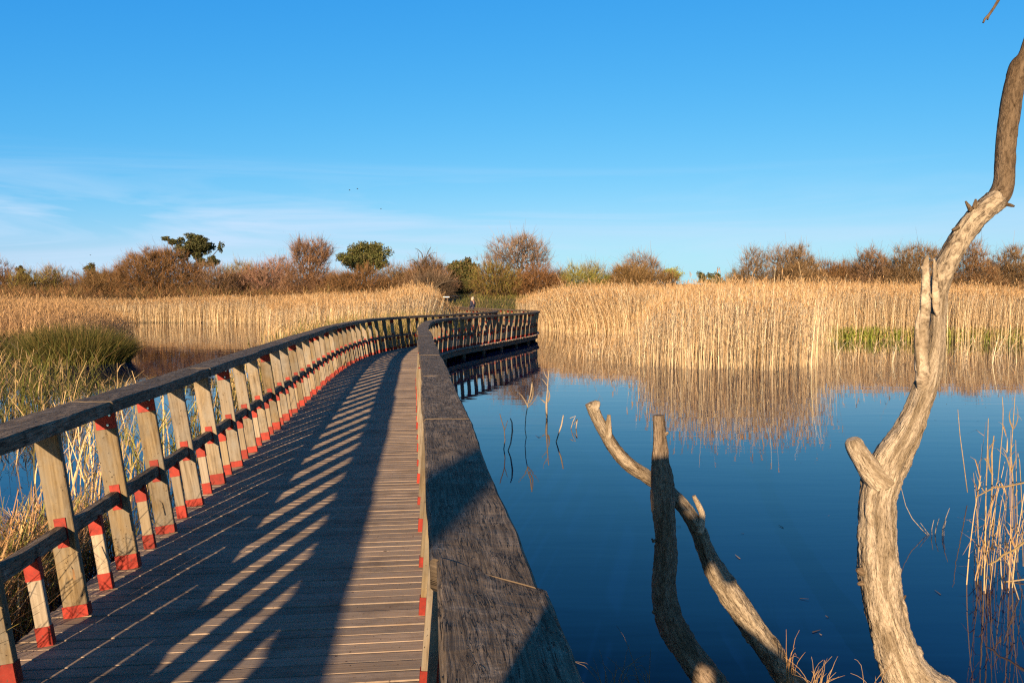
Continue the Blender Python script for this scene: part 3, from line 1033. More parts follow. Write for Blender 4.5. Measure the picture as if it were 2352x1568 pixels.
def reeds(vg, rs, xy, h, cols, w=.006, leaves=3, plume=.5, lean=.04, bend=.07, leaf_len=.38, z0=None, wind=(.05, 0), var=.2, plume_col=(.33, .22, .11), leaf_w=None):
    n = len(xy)
    if n == 0: return
    z0 = np.full(n, WATER_Z - .05) if z0 is None else z0
    h = np.asarray(h, float) * np.where(rs.random(n) < .06, rs.uniform(1.06, 1.17, n), 1.0)
    p = np.column_stack([xy, z0])
    col = palette(rs, n, cols, var)
    az = rs.uniform(0, 2 * math.pi, n)
    side = np.column_stack([np.cos(az), np.sin(az), np.zeros(n)])
    d = np.column_stack([rs.normal(0, lean, n) * h, rs.normal(0, lean, n) * h, h])
    bd = np.column_stack([(rs.normal(0, bend, n) + wind[0]) * h, (rs.normal(0, bend, n) + wind[1]) * h, -np.abs(rs.normal(0, .03, n)) * h])
    vg.ribbons(p, d, bd, np.full(n, w) * rs.uniform(.7, 1.4, n), side, col, 3, .6)
    for k in range(leaves):
        m = rs.random(n) < .85
        t = rs.uniform(.25, .92, n)[m]
        q = p[m] + d[m] * t[:, None] + bd[m] * (t ** 2)[:, None]
        a = rs.uniform(0, 2 * math.pi, m.sum())
        ll = rs.uniform(.5, 1.2, m.sum()) * leaf_len
        dr = np.column_stack([np.cos(a) * .38, np.sin(a) * .38, rs.uniform(.5, 1.0, m.sum())]) * ll[:, None]
        bn = np.column_stack([np.cos(a) * .35, np.sin(a) * .35, -rs.uniform(.1, 1.1, m.sum())]) * ll[:, None]
        sd = np.column_stack([-np.sin(a), np.cos(a), np.zeros(m.sum())])
        vg.ribbons(q, dr, bn, np.full(m.sum(), leaf_w or w * 1.5), sd, np.clip(col[m] * rs.uniform(.85, 1.2, (m.sum(), 1)), .01, .9), 2, .95)
    if plume > 0:
        m = rs.random(n) < plume
        k = m.sum()
        q = p[m] + d[m] * .97 + bd[m] * .95
        a = rs.uniform(0, 2 * math.pi, k)
        ll = rs.uniform(.14, .28, k)
        for rep in range(2):
            a2 = a + rep * 1.4
            sd = np.column_stack([np.cos(a2), np.sin(a2), np.zeros(k)])
            dr = np.column_stack([np.cos(a) * .15, np.sin(a) * .15, np.ones(k)]) * ll[:, None]
            bn = np.column_stack([np.cos(a) * .5 + wind[0] * 3, np.sin(a) * .5, -np.full(k, .25)]) * ll[:, None]
            c0 = palette(rs, k, [plume_col, tuple(np.array(plume_col) * .75), tuple(np.array(plume_col) * 1.25)], .15)
            # a plume swells then tapers: two ribbons
            vg.ribbons(q, dr * .45, bn * .2, np.full(k, w * 1.2), sd, c0, 1, -1.3)
            vg.ribbons(q + dr * .45 + bn * .2, dr * .55, bn * .8, np.full(k, w * 2.8), sd, c0, 2, .95)


def scatter(rs, n, poly):
    """random points in a polygon of (x, y)"""
    poly = np.array(poly, float)
    lo, hi = poly.min(0), poly.max(0)
    out = np.zeros((0, 2))
    while len(out) < n:
        q = rs.uniform(lo, hi, (n * 2, 2))
        ins = np.zeros(len(q), bool)
        j = len(poly) - 1
        for i in range(len(poly)):
            xi, yi = poly[i]; xj, yj = poly[j]
            c = ((yi > q[:, 1]) != (yj > q[:, 1])) & (q[:, 0] < (xj - xi) * (q[:, 1] - yi) / (yj - yi + 1e-12) + xi)
            ins ^= c; j = i
        out = np.vstack([out, q[ins]])
    return out[:n]


def pnoise(xy, f, seed):
    return np.array([noise.noise(Vector((x * f, y * f, seed))) for x, y in xy])


def hmap(px_list, xy, k=1.0):
    """reed top z from a list of (photo x, photo y of the top) at each stem's own distance"""
    xs_ = np.array([q[0] for q in px_list]); ys_ = np.array([q[1] for q in px_list])
    pxx = CX + FPX * xy[:, 0] / xy[:, 1]
    yy = np.interp(pxx, xs_, ys_)
    return H_EYE + (HY - yy) / FPX * xy[:, 1]


def stuff(vg, name, label, cat, mat=None):
    return tag(vg.build(name, mat or M_REED), label, cat, kind='stuff')


def wl(px_, py_):
    p = on(px_, py_, WATER_Z)
    return (p[0], p[1])


# far right bed
rs = np.random.default_rng(21)
vg = Veg()
poly = [wl(1238, 757), wl(1300, 764), wl(1450, 768), (6.6, 44), (10, 40.5), (14.5, 38.2), wl(1890, 778), wl(2130, 783), wl(2352, 786), (32, 34.5), (36, 44), (24, 50), (10, 56), (1, 58), (.2, 52)]
xy = scatter(rs, 42000, poly)
tops = hmap([(1170, 690), (1215, 682), (1260, 668), (1320, 663), (1420, 660), (1560, 660), (1700, 656), (1900, 656), (2100, 660), (2352, 668)], np.minimum(xy, [99, 47]))
h = (tops - WATER_Z) * rs.normal(.95, .085, len(xy)) * (1 + .05 * pnoise(xy, .5, 3.1))
reeds(vg, rs, xy, np.clip(h, .6, 3.4), STRAW, w=.0048, leaves=3, plume=.6, wind=(.03, 0), var=.28)
# reeds leaning out at the left end of the bed, over the water
xl = scatter(rs, 2600, [wl(1240, 757), wl(1300, 765), wl(1450, 769), (7, 45.5), (2, 49.5)])
reeds(vg, rs, xl, np.clip((hmap([(1240, 690), (1300, 668), (1500, 664)], xl) - WATER_Z) * rs.normal(.85, .15, len(xl)), .5, 3), STRAW, w=.008, leaves=4, plume=.4, wind=(-.2, -.12), lean=.1)
stuff(vg, 'reed_bed', 'broad golden reed bed lining the far right shore of the pond', 'reeds')

vg = Veg()
n = 5200
t = rs.random(n)
xf = 12.0 + t * 24
yf = np.interp(xf, [12, 14.5, 24, 36], [39.2, 37.7, 35.6, 34.2]) + np.abs(rs.normal(0, .5, n)) - .1
reeds(vg, rs, np.column_stack([xf, yf]), rs.uniform(.15, .75, n), [(.17, .21, .035), (.23, .26, .06), (.14, .18, .03), (.36, .30, .12)], w=.012, leaves=2, plume=0, lean=.15, bend=.2)
stuff(vg, 'sedge', 'low green sedge fringe at the waterline below the far right reeds', 'sedge')

# front clump standing in the water
vg = Veg()
poly = [(3.3, 22.4), (4.6, 21.6), (6.2, 21.0), (8.3, 21.4), (9.4, 22.6), (11.4, 26.5), (14.0, 32), (16.5, 37.5), (6, 41), (5.4, 33), (4.4, 27)]
xy = scatter(rs, 13000, poly)
pxx = CX + FPX * xy[:, 0] / xy[:, 1]
keep = rs.random(len(xy)) < np.clip((pxx - 1420) / 110, .06, 1) * np.clip((1915 + 30 * np.sin(xy[:, 1] * 1.7) - pxx) / 110, 0, 1)
xy = xy[keep]
tops = hmap([(1400, 770), (1440, 735), (1500, 695), (1560, 672), (1640, 660), (1800, 662), (1900, 662)], xy)
h = (tops - WATER_Z) * rs.normal(.86, .14, len(xy))
reeds(vg, rs, xy, np.clip(h, .5, 2.9), STRAW, w=.0042, leaves=4, plume=.5, wind=(.02, 0), leaf_len=.36, var=.28)
# thin scattered fringe to its left and right
for (pl, n, hh) in (([(1.6, 25.5), (3.2, 22.8), (4.0, 23.2), (4.2, 28), (2.2, 30)], 210, .55), ([(8.6, 21.6), (11, 22.5), (13.5, 27), (11.5, 29)], 60, .75), ([(12, 24), (16.5, 23), (17, 27), (13, 29)], 110, .6)):
    xq = scatter(rs, n, pl)
    reeds(vg, rs, xq, np.clip(rs.gamma(5, hh / 5, n), .15, 1.6), STRAW, w=.005, leaves=3, plume=.25, lean=.12, bend=.25)
stuff(vg, 'reed_bed', 'dense golden reed clump standing forward in the open water', 'reeds')

# left: far bed
vg = Veg()
poly = [(-47, 62), wl(230, 741), wl(450, 742), wl(640, 743.5), (-14.5, 56), (-11.5, 66), (-20, 70), (-52, 70)]
xy = scatter(rs, 26000, poly)
tops = hmap([(0, 690), (300, 690), (450, 684), (600, 684), (750, 678), (960, 668)], np.minimum(xy, [99, 63]))
h = (tops - WATER_Z) * rs.normal(.93, .09, len(xy)) * (1 + .06 * pnoise(xy, .35, 8.1))
reeds(vg, rs, xy, np.clip(h, .6, 3.2), STRAW, w=.0065, leaves=3, plume=.6, wind=(.04, 0), var=.28)
stuff(vg, 'reed_bed', 'pale reed bed along the far left shore beneath the brown shrubs', 'reeds')

# left: bed beside the boardwalk
vg = Veg()
poly = [(-12.6, 41), (-9, 37), (-6.5, 34), (-4.2, 36), (-2.8, 42), (-4.6, 49), (-6.8, 58), (-13, 62), (-16, 52)]
xy = scatter(rs, 19000, poly)
tops = hmap([(600, 700), (700, 690), (850, 682), (940, 664), (985, 662), (1010, 690), (1040, 712)], xy)
h = (tops - WATER_Z) * rs.normal(.92, .10, len(xy))
reeds(vg, rs, xy, np.clip(h, .4, 3.0), STRAW, w=.005, leaves=3, plume=.6, var=.28)
stuff(vg, 'reed_bed', 'tall golden reeds close behind the left railing of the boardwalk', 'reeds')

vg = Veg()                                                # green-yellow sedge hugging the railing
poly = [(-3.85, 9), (-3.5, 9), (-4.4, 15.5), (-4.75, 20), (-4.2, 26), (-3.0, 29.5), (-2.2, 33.5), (-4.6, 34), (-6.4, 28), (-5.9, 20), (-4.9, 15)]
xy = scatter(rs, 5200, poly)
h = rs.normal(.95, .2, len(xy)) * np.interp(xy[:, 1], [9, 15, 25, 34], [.75, 1.0, 1.15, 1.2])
reeds(vg, rs, xy, np.clip(h, .3, 1.6), GREENTAN + [(.42, .31, .14)], w=.006, leaves=2, plume=.05, lean=.1)
xy = scatter(rs, 700, [(-7.0, 60), (-4.6, 57), (-2.5, 46), (-2.2, 41), (-3.5, 40), (-5.5, 50)])
reeds(vg, rs, xy, rs.uniform(.5, 1.3, len(xy)), GREENTAN, w=.009, leaves=2, plume=.05, lean=.1)
stuff(vg, 'sedge', 'yellow green sedge growing along the left side of the boardwalk', 'sedge')

# left: brownish bed
vg = Veg()
poly = [(-26, 31), (-20.5, 29.5), (-16.5, 29.5), (-17.5, 37), (-24, 48), (-30, 58), (-46, 60), (-36, 40)]
xy = scatter(rs, 20000, poly)
tops = hmap([(-200, 690), (0, 690), (60, 692), (140, 690), (200, 708), (300, 725)], np.minimum(xy, [99, 50]))
h = (tops - WATER_Z) * rs.normal(.84, .15, len(xy))
reeds(vg, rs, xy, np.clip(h, .5, 3.0), STRAW_DULL, w=.0055, leaves=3, plume=.55, lean=.12, bend=.2, wind=(.05, -.05))
stuff(vg, 'reed_bed', 'brownish reed bed behind the green tussock at the left edge', 'reeds')

# left: green tussock
c = np.array([-13.15, 24.0])
tu = thing('tussock', (c[0], c[1], WATER_Z), 'rounded dark green sedge tussock in the water by the left edge', 'tussock')
vg = Veg()
n = 9000
a = rs.uniform(0, 2 * math.pi, n); r = np.sqrt(rs.random(n))
xy = np.column_stack([c[0] + np.cos(a) * r * 1.5, c[1] + np.sin(a) * r * 1.2])
h = (1.38 - .5 * r ** 2) * rs.uniform(.5, 1.12, n) * (1 + .25 * pnoise(xy, .9, 2.2))
p = np.column_stack([xy, np.full(n, WATER_Z - .05)])
outw = np.column_stack([np.cos(a), np.sin(a)]) * r[:, None]
d = np.column_stack([outw * .25 * h[:, None] + rs.normal(0, .06, (n, 2)), h])
bd = np.column_stack([outw * rs.uniform(.05, .5, (n, 1)) + rs.normal(.03, .12, (n, 2)), -.35 * h * r * rs.uniform(.4, 1.2, n)])
sa = rs.uniform(0, 2 * math.pi, n)
vg.ribbons(p, d, bd, rs.uniform(.004, .009, n), np.column_stack([np.cos(sa), np.sin(sa), np.zeros(n)]), palette(rs, n, GREEN + [(.12, .10, .03), (.14, .10, .035)], .25), 4, .9)
vg.build('blades', M_LEAF, tu)

vg = Veg()                                                # lower green growth left of and behind the tussock
xy = np.vstack([scatter(rs, 1700, [(-22, 27), (-15.5, 25.5), (-14.5, 27.5), (-16, 29.5), (-22, 31)]), scatter(rs, 700, [(-17.5, 20), (-15, 20.5), (-15.2, 24), (-18, 26)])])
h = rs.uniform(.3, .95, len(xy))
reeds(vg, rs, xy, h, GREEN + [(.26, .18, .09), (.20, .14, .06), (.16, .11, .045)], w=.007, leaves=2, plume=.05, lean=.18, bend=.3)
stuff(vg, 'sedge', 'mixed green and brown sedge around the tussock at the left', 'sedge')

vg = Veg()                                                # near green grass at the left edge
xy = scatter(rs, 1000, [(-9.4, 11.5), (-7.4, 11.2), (-7.0, 12.6), (-8.4, 16), (-10.5, 17), (-12.5, 16), (-12, 13)])
h = rs.uniform(.35, 1.1, len(xy))
reeds(vg, rs, xy, h, [(.09, .105, .02), (.12, .12, .03), (.20, .15, .06), (.38, .28, .14), (.06, .07, .015), (.26, .17, .08)], w=.0055, leaves=2, plume=0, lean=.14, bend=.3, leaf_len=.45)
xy = scatter(rs, 200, [(-7.4, 11.2), (-6.4, 11.5), (-6.6, 15), (-8.4, 16)])
reeds(vg, rs, xy, rs.uniform(.2, .6, len(xy)), [(.15, .17, .03), (.42, .30, .14), (.30, .21, .1)], w=.005, leaves=2, plume=0, lean=.25, bend=.5)
stuff(vg, 'marsh_grass', 'tall green and straw marsh grass at the left edge before the tussock', 'grass')

vg = Veg()                                                # straw just beyond the left handrail
xy = scatter(rs, 60, [(-5.9, 8.6), (-4.2, 7.6), (-4.0, 9.6), (-5.6, 11.5)])
reeds(vg, rs, xy, np.clip(rs.gamma(6, .11, len(xy)), .2, 1.1), [(.52, .38, .19), (.45, .30, .14), (.58, .44, .24), (.26, .22, .07)], w=.005, leaves=2, plume=.0, lean=.14, bend=.16, leaf_len=.3)
xy = scatter(rs, 48, [(-3.95, 6.0), (-3.4, 6.0), (-3.7, 8.6), (-4.1, 8.6)])
reeds(vg, rs, xy, np.clip(rs.gamma(6, .13, len(xy)), .2, 1.15), [(.52, .38, .19), (.45, .30, .14), (.30, .24, .08)], w=.0045, leaves=3, plume=.0, lean=.1, bend=.16, leaf_len=.3)
xy = scatter(rs, 85, [(-4.6, 8.8), (-3.6, 7.2), (-3.75, 9.6), (-4.4, 10.4)])
reeds(vg, rs, xy, rs.uniform(.3, 1.0, len(xy)), [(.26, .25, .06), (.18, .19, .04), (.45, .33, .15)], w=.005, leaves=3, plume=.0, lean=.1, bend=.16, leaf_len=.35)
stuff(vg, 'marsh_grass', 'pale broken reed straw in the water just behind the left handrail', 'grass')

vg = Veg()                                                # dry tangle under the near left railing
xy = scatter(rs, 1500, [(-2.95, 2.4), (-2.45, 2.6), (-3.05, 6.2), (-3.6, 6.2)])
hh = np.interp(xy[:, 1], [2.4, 4.4, 5.2, 6.3], [.85, .8, .6, .45]) * rs.uniform(.45, 1.1, len(xy))
reeds(vg, rs, xy, hh, [(.42, .25, .12), (.50, .33, .16), (.33, .19, .09), (.24, .20, .06), (.15, .15, .04)], w=.0032, leaves=3, plume=.0, lean=.15, bend=.28, leaf_len=.25)
stuff(vg, 'marsh_grass', 'dry brown tangle of stems beneath the nearest left railing posts', 'grass')


# single stems and small tufts one can count
def stem_thing(name, label, cat, lines, d, col=(.52, .40, .24), leaf=(), group=None, thin=.75):
    """lines: list of photo polylines [(x, y, width)]; the first point of the first is the foot"""
    x0, y0 = lines[0][0][0], lines[0][0][1]
    t_ = thing(name, tuple(at(x0, y0, d)), label, cat, group)
    mt_ = simple('reed_straw_' + str(len(bpy.data.materials)), np.array(col) * .48, .8, 0, .25, 40)
    for ln in lines:
        P, R = px(ln, d)
        mb_ = MB()
        mb_.tube(P, [max(.0010, r * thin) for r in R], 6)
        mb_.build('stem', mt_, t_)
    if leaf:
        for ln in leaf:
            v = Veg()
            P, R = px(ln, d)
            P = np.array(P)
            v.ribbons(P[:1], (P[1] * 4 - 3 * P[0] - P[2])[None] if len(P) == 3 else (P[-1] - P[0])[None],
                      (2 * P[0] + 2 * P[2] - 4 * P[1])[None] if len(P) == 3 else np.zeros((1, 3)),
                      np.array([R[0]]), np.array([[.8, .6, 0]]), np.clip(np.array([col]) * .62, 0, .9), 4, .9)
            v.build('leaf', M_REED, t_)
    return t_


def dw(y): return (H_EYE - WATER_Z) * FPX / (y - HY)      # distance of a waterline pixel


stem_thing('reed', 'reed stem with a forked fan of dry leaves, left of the taller leafy one', 'reed', [[(1209, 1006, 2.4), (1206, 985, 2.4), (1208, 955, 2.6), (1213, 925, 3), (1219, 905, 4), (1222, 880, 5)]], dw(1006), (.50, .40, .26),
           [[(1213, 935, 3.5), (1198, 908, 3.5), (1184, 898, 2)], [(1213, 935, 3.5), (1228, 918, 3.5), (1238, 900, 2)], [(1216, 925, 5), (1224, 905, 5), (1222, 876, 2)]])
stem_thing('reed', 'tallest leafy reed stem with a crumpled sheath, right of the forked fan', 'reed', [[(1256, 960, 6), (1255, 930, 7), (1257, 900, 4), (1259, 870, 3.5), (1261, 850, 3)]], dw(962), (.55, .45, .32),
           [[(1252, 925, 5), (1240, 916, 4), (1229, 922, 2)], [(1259, 870, 4), (1252, 860, 4), (1248, 845, 2)], [(1256, 885, 3), (1247, 872, 3), (1240, 868, 2)], [(1256, 925, 7), (1262, 910, 6), (1258, 892, 2)]])
stem_thing('reed', 'short pale reed stem leaning right, right of the leafy stem', 'reed', [[(1277, 1016, 3), (1283, 996, 4), (1290, 975, 5), (1294, 953, 4)]], dw(1017), (.58, .50, .38))
stem_thing('reed', 'small pale broken reed stem crossed like a narrow arch', 'reed', [[(1311, 985, 2.5), (1316, 968, 3), (1322, 955, 3), (1309, 960, 2.5)], [(1323, 984, 3.5), (1325, 970, 3.5), (1326, 962, 4), (1318, 975, 2)]], dw(986), (.58, .50, .38))
stem_thing('reed', 'bare curved white reed stem nearest the handrail', 'reed', [[(1166, 1037, 3), (1173, 1018, 4), (1177, 990, 5), (1176, 970, 4), (1172, 960, 3)]], dw(1037), (.60, .52, .42))
stem_thing('reed', 'thin dark reed stem beside the curved white one', 'reed', [[(1157, 1032, 3), (1160, 1010, 3), (1158, 985, 3), (1152, 965, 3), (1148, 950, 2.5)], [(1158, 990, 2), (1163, 975, 2), (1166, 965, 1.5)]], dw(1033), (.16, .13, .10))
stem_thing('reed_tuft', 'small tuft of four fine dry blades right of the thick trunk', 'reed tuft', [[(2137, 1234, 3), (2117, 1215, 2.5), (2095, 1190, 2.5), (2080, 1160, 2), (2070, 1120, 1.8)], [(2139, 1234, 2.5), (2125, 1215, 2), (2114, 1200, 1.5)],
            [(2141, 1234, 2.5), (2140, 1215, 2.2), (2145, 1193, 1.5)], [(2147, 1232, 3), (2150, 1212, 2.5), (2157, 1190, 1.5)]], dw(1235), (.50, .42, .32))
stem_thing('reed_tuft', 'pair of short curved dry blades beside the four blade tuft', 'reed tuft', [[(2164, 1235, 3), (2165, 1215, 3), (2172, 1190, 2.5), (2181, 1166, 1.5)], [(2168, 1235, 2.5), (2168, 1215, 2.5), (2173, 1195, 1.5)]], dw(1236), (.52, .43, .32))
stem_thing('reed', 'long thin reed stem rising alone left of the right edge clump', 'reed', [[(2222, 1130, 3), (2215, 1075, 3), (2205, 1000, 2.5), (2200, 940, 2)]], dw(1150), (.50, .38, .22))
clump = stem_thing('reed_clump', 'clump of dry leafy reeds standing in water at the right edge', 'reed clump',
           [[(2244, 1318, 7), (2248, 1250, 6), (2244, 1180, 5), (2236, 1085, 3)], [(2253, 1320, 8), (2262, 1240, 8), (2264, 1150, 7), (2268, 1030, 6), (2270, 960, 4)], [(2275, 1310, 5), (2285, 1180, 5), (2296, 1060, 5), (2303, 985, 4), (2304, 940, 5), (2302, 910, 3)],
            [(2268, 1300, 6), (2276, 1180, 7), (2279, 1100, 9), (2278, 1040, 9), (2283, 1000, 5)], [(2318, 1300, 5), (2326, 1200, 5), (2326, 1100, 7), (2322, 1040, 6), (2326, 985, 5), (2330, 930, 4), (2332, 895, 3)],
            [(2338, 1290, 5), (2336, 1180, 5), (2334, 1080, 4), (2333, 1010, 3)], [(2350, 1300, 5), (2347, 1150, 5), (2342, 1060, 4), (2338, 1040, 3)]], 5.4, (.53, .39, .20), thin=.42, leaf=
           [[(2268, 1060, 8), (2256, 1052, 6), (2246, 1072, 2)], [(2272, 1030, 7), (2284, 1012, 6), (2290, 1008, 2)], [(2327, 985, 8), (2318, 955, 8), (2326, 935, 2)], [(2328, 985, 7), (2338, 960, 7), (2335, 930, 2)], [(2322, 1080, 9), (2312, 1050, 7), (2304, 1034, 2)],
            [(2322, 1085, 9), (2332, 1060, 7), (2338, 1040, 2)], [(2280, 1090, 10), (2270, 1060, 8), (2273, 1020, 2)], [(2262, 1130, 6), (2250, 1110, 5), (2240, 1080, 2)], [(2330, 950, 4), (2340, 955, 3), (2347, 966, 2)]])
vg = Veg()
rc = np.random.default_rng(14)
n = 46
pxs = rc.choice([2250, 2262, 2278, 2300, 2322, 2335, 2348], n) + rc.normal(0, 7, n)
dd = rc.uniform(5.1, 6.2, n)
reeds(vg, rc, np.column_stack([(pxs - CX) / FPX * dd, dd]), rc.uniform(.25, 1.05, n), [(.40, .28, .13), (.32, .20, .09), (.44, .33, .17)], w=.0022, leaves=2, plume=.15, lean=.06, bend=.08, leaf_len=.22, leaf_w=.004)
vg.build('fine_stem', M_REED, clump)['kind'] = 'stuff'
stem_thing('fallen_reed', 'crooked brown fallen stem lying across the right edge reeds, upper one', 'fallen stem', [[(2240, 1142, 3), (2260, 1131, 4.5), (2285, 1118, 5), (2310, 1117, 5.5), (2352, 1108, 6), (2420, 1104, 6), (2480, 1250, 6)]], 5.1, (.40, .28, .12))
stem_thing('fallen_reed', 'thick yellow brown fallen stem rising to the right edge, in front of the reeds', 'fallen stem', [[(2270, 1296, 4), (2290, 1287, 6), (2303, 1274, 7), (2328, 1263, 7), (2352, 1245, 8), (2420, 1215, 8), (2490, 1330, 7)]], 4.9, (.42, .31, .13))
stem_thing('fallen_reed', 'thin pale stem lying almost flat on the water at the right edge', 'fallen stem', [[(2272, 1345, 4), (2300, 1337, 5), (2352, 1330, 5), (2420, 1345, 5)]], dw(1346), (.50, .38, .20))
stem_thing('reed', 'slanting pale reed stem at the right edge below the fallen stems', 'reed', [[(2343, 1385, 4), (2330, 1345, 4), (2318, 1300, 4), (2313, 1275, 3)]], dw(1388), (.58, .46, .28))

rg = random.Random(5)


def tuft(label, cx_, cy_, d, n, hpx, spread, col, droop=.5):
    t_ = thing('grass_tuft', tuple(at(cx_, cy_, d)), label, 'grass tuft')
    mb_ = MB()
    for k in range(n):
        x0 = cx_ + rg.uniform(-spread * .3, spread * .3)
        dx = rg.uniform(-1, 1) * spread
        hh_ = hpx * rg.uniform(.5, 1.05)
        dr = droop * rg.uniform(.2, 1.3)
        pts = [(x0 + dx * t * t + rg.uniform(-2, 2), cy_ - hh_ * (t - dr * .55 * t ** 3), 2.4 * (1 - .7 * t), rg.uniform(-.01, .01) + .15 * t * (dx / max(1, spread)) * .3) for t in np.linspace(0, 1, 7)]
        P, R = px(pts, d)
        mb_.tube(P, R, 5)
    mb_.build('blades', simple('tuft_straw_' + str(len(bpy.data.materials)), np.array(col) * .6, .8, 0, .3, 30), t_)


tuft('orange dry grass tuft with folded blades right of the leaning branch foot', 1812, 1600, 3.2, 9, 195, 34, (.48, .27, .10), .7)
tuft('spiky low tuft of dry stems between the leaning branch and the trunk', 1880, 1600, 3.1, 22, 105, 70, (.46, .29, .13), .3)
tuft('fine drooping grass tuft at the foot of the pale trunk', 2000, 1620, 3.0, 6, 165, 60, (.40, .26, .13), .9)
tuft('dark wispy grass tuft in the shaded water beside the handrail', 1400, 1640, 2.9, 14, 215, 90, (.30, .22, .12), .8)
tuft('second dark wispy tuft with long drooping blades left of the dark branch', 1480, 1640, 3.0, 12, 235, 80, (.28, .20, .11), .9)

vg = Veg()
rf = np.random.default_rng(9)
fx = np.concatenate([rf.uniform(1.2, 9, 40), rf.uniform(1.6, 12, 120), rf.uniform(1.2, 3.2, 14), rf.uniform(-5.5, -2.9, 60)])
fy = np.concatenate([rf.uniform(5, 19, 40), 21.5 - np.abs(rf.normal(0, 1.6, 120)), rf.uniform(4.2, 7, 14), rf.uniform(4, 11, 60)])
n = len(fx)
a = rf.uniform(0, 6.28, n); ll = rf.gamma(2, .02, n) + .012
vg.ribbons(np.column_stack([fx, fy, np.full(n, WATER_Z + .004)]), np.column_stack([np.cos(a) * ll, np.sin(a) * ll, rf.uniform(0, .006, n)]), np.zeros((n, 3)), rf.uniform(.002, .006, n),
           np.column_stack([-np.sin(a), np.cos(a), np.zeros(n)]), palette(rf, n, [(.16, .11, .06), (.08, .06, .035), (.28, .21, .12)], .2), 2, .8)
stuff(vg, 'floating_litter', 'scattered bits of reed litter floating on the pond', 'litter')

# ------------------------------------------------------------------ trees and shrubs
def seg_tube(mb_, p0, p1, r0, r1, k=5):
    mb_.tube([p0, p1], [r0, r1], k)


def bare_tree(label, base, lobes, n_t, rs_, twig_cols, n_tw=4, tw_len=.55, name='bare_shrub', cat='shrub', group='bare shrubs on the far shore', w=.012, up=.35, min_r=.014):
    """trunk and branches grown to points spread through the lobes (centre, radii), with fine twigs at the ends"""
    base = np.array(base, float)
    tg = []
    vol = np.array([np.prod(l[1]) ** .8 for l in lobes]); vol = vol / vol.sum()
    for (c_, r_), v_ in zip(lobes, vol):
        k = max(16, int(n_t * 1.7 * v_))
        u = rs_.normal(size=(k, 3)); u /= np.linalg.norm(u, axis=1)[:, None]
        lump = np.array([noise.noise(Vector((q_[0] * 1.6 + c_[0], q_[1] * 1.6, q_[2] * 1.6 + c_[2] * 3))) for q_ in u])
        rad = rs_.random(k) ** .42 * (.95 + .55 * lump)
        tg.append(np.array(c_) + u * rad[:, None] * np.array(r_))
    tg = np.vstack(tg)
    tg = tg[tg[:, 2] > base[2] + .25]
    tg = tg[np.argsort(np.linalg.norm((tg - base) * [1, 1, .8], axis=1))]
    nodes = np.zeros((len(tg) * 2 + 1, 3)); nodes[0] = base
    par = np.full(len(nodes), -1)
    cnt = 1
    for p_ in tg:
        dd = nodes[:cnt] - p_
        k = int(np.argmin((dd ** 2).sum(1) + .12 * np.maximum(0, nodes[:cnt, 2] - p_[2] + .1) ** 2 * 8))
        q = nodes[k]
        mid = q * .5 + p_ * .5 + rs_.normal(0, .07, 3) * np.linalg.norm(p_ - q)
        nodes[cnt] = mid; par[cnt] = k
        nodes[cnt + 1] = p_; par[cnt + 1] = cnt
        cnt += 2
    nodes, par = nodes[:cnt], par[:cnt]
    load = np.ones(cnt)
    for i in range(cnt - 1, 0, -1): load[par[i]] += load[i]
    rad = .0052 * load ** .46
    t_ = thing(name, tuple(base), label, cat, group)
    mb_ = MB(); vg_ = Veg()
    thin = []
    for i in range(1, cnt):
        r1, r0 = rad[i], rad[par[i]]
        if r1 > min_r: seg_tube(mb_, nodes[par[i]], nodes[i], min(r0, r1 * 1.5), r1, 5)
        else: thin.append(i)
    thin = np.array(thin)
    mb_.build('trunk', M_TRUNK, t_)
    p0, p1 = nodes[par[thin]], nodes[thin]
    cols = palette(rs_, len(thin), twig_cols, .22)
    az = rs_.uniform(0, 2 * math.pi, len(thin))
    sd = np.column_stack([np.cos(az), np.sin(az), np.zeros(len(thin))])
    vg_.ribbons(p0, p1 - p0, np.zeros_like(p0), np.maximum(rad[thin], w * .8), sd, cols, 1, .3)
    cen = np.mean([l[0] for l in lobes], axis=0)
    for k in range(int(n_tw * 1.6)):
        q = p1 + (p0 - p1) * rs_.random((len(thin), 1))
        o = q - cen; o /= np.linalg.norm(o, axis=1)[:, None] + 1e-6
        d_ = o * .55 + np.array([0, 0, up]) + rs_.normal(0, .5, q.shape)
        d_ *= (tw_len * rs_.gamma(3.0, .33, len(q)) / np.linalg.norm(d_, axis=1))[:, None]
        az = rs_.uniform(0, 2 * math.pi, len(q))
        sd = np.column_stack([np.cos(az), np.sin(az), rs_.normal(0, .3, len(q))])
        vg_.ribbons(q, d_, rs_.normal(0, .1, q.shape) * tw_len, np.full(len(q), w), sd, palette(rs_, len(q), twig_cols, .25), 1, .6)
    vg_.build('crown', M_TWIG, t_)
    return t_


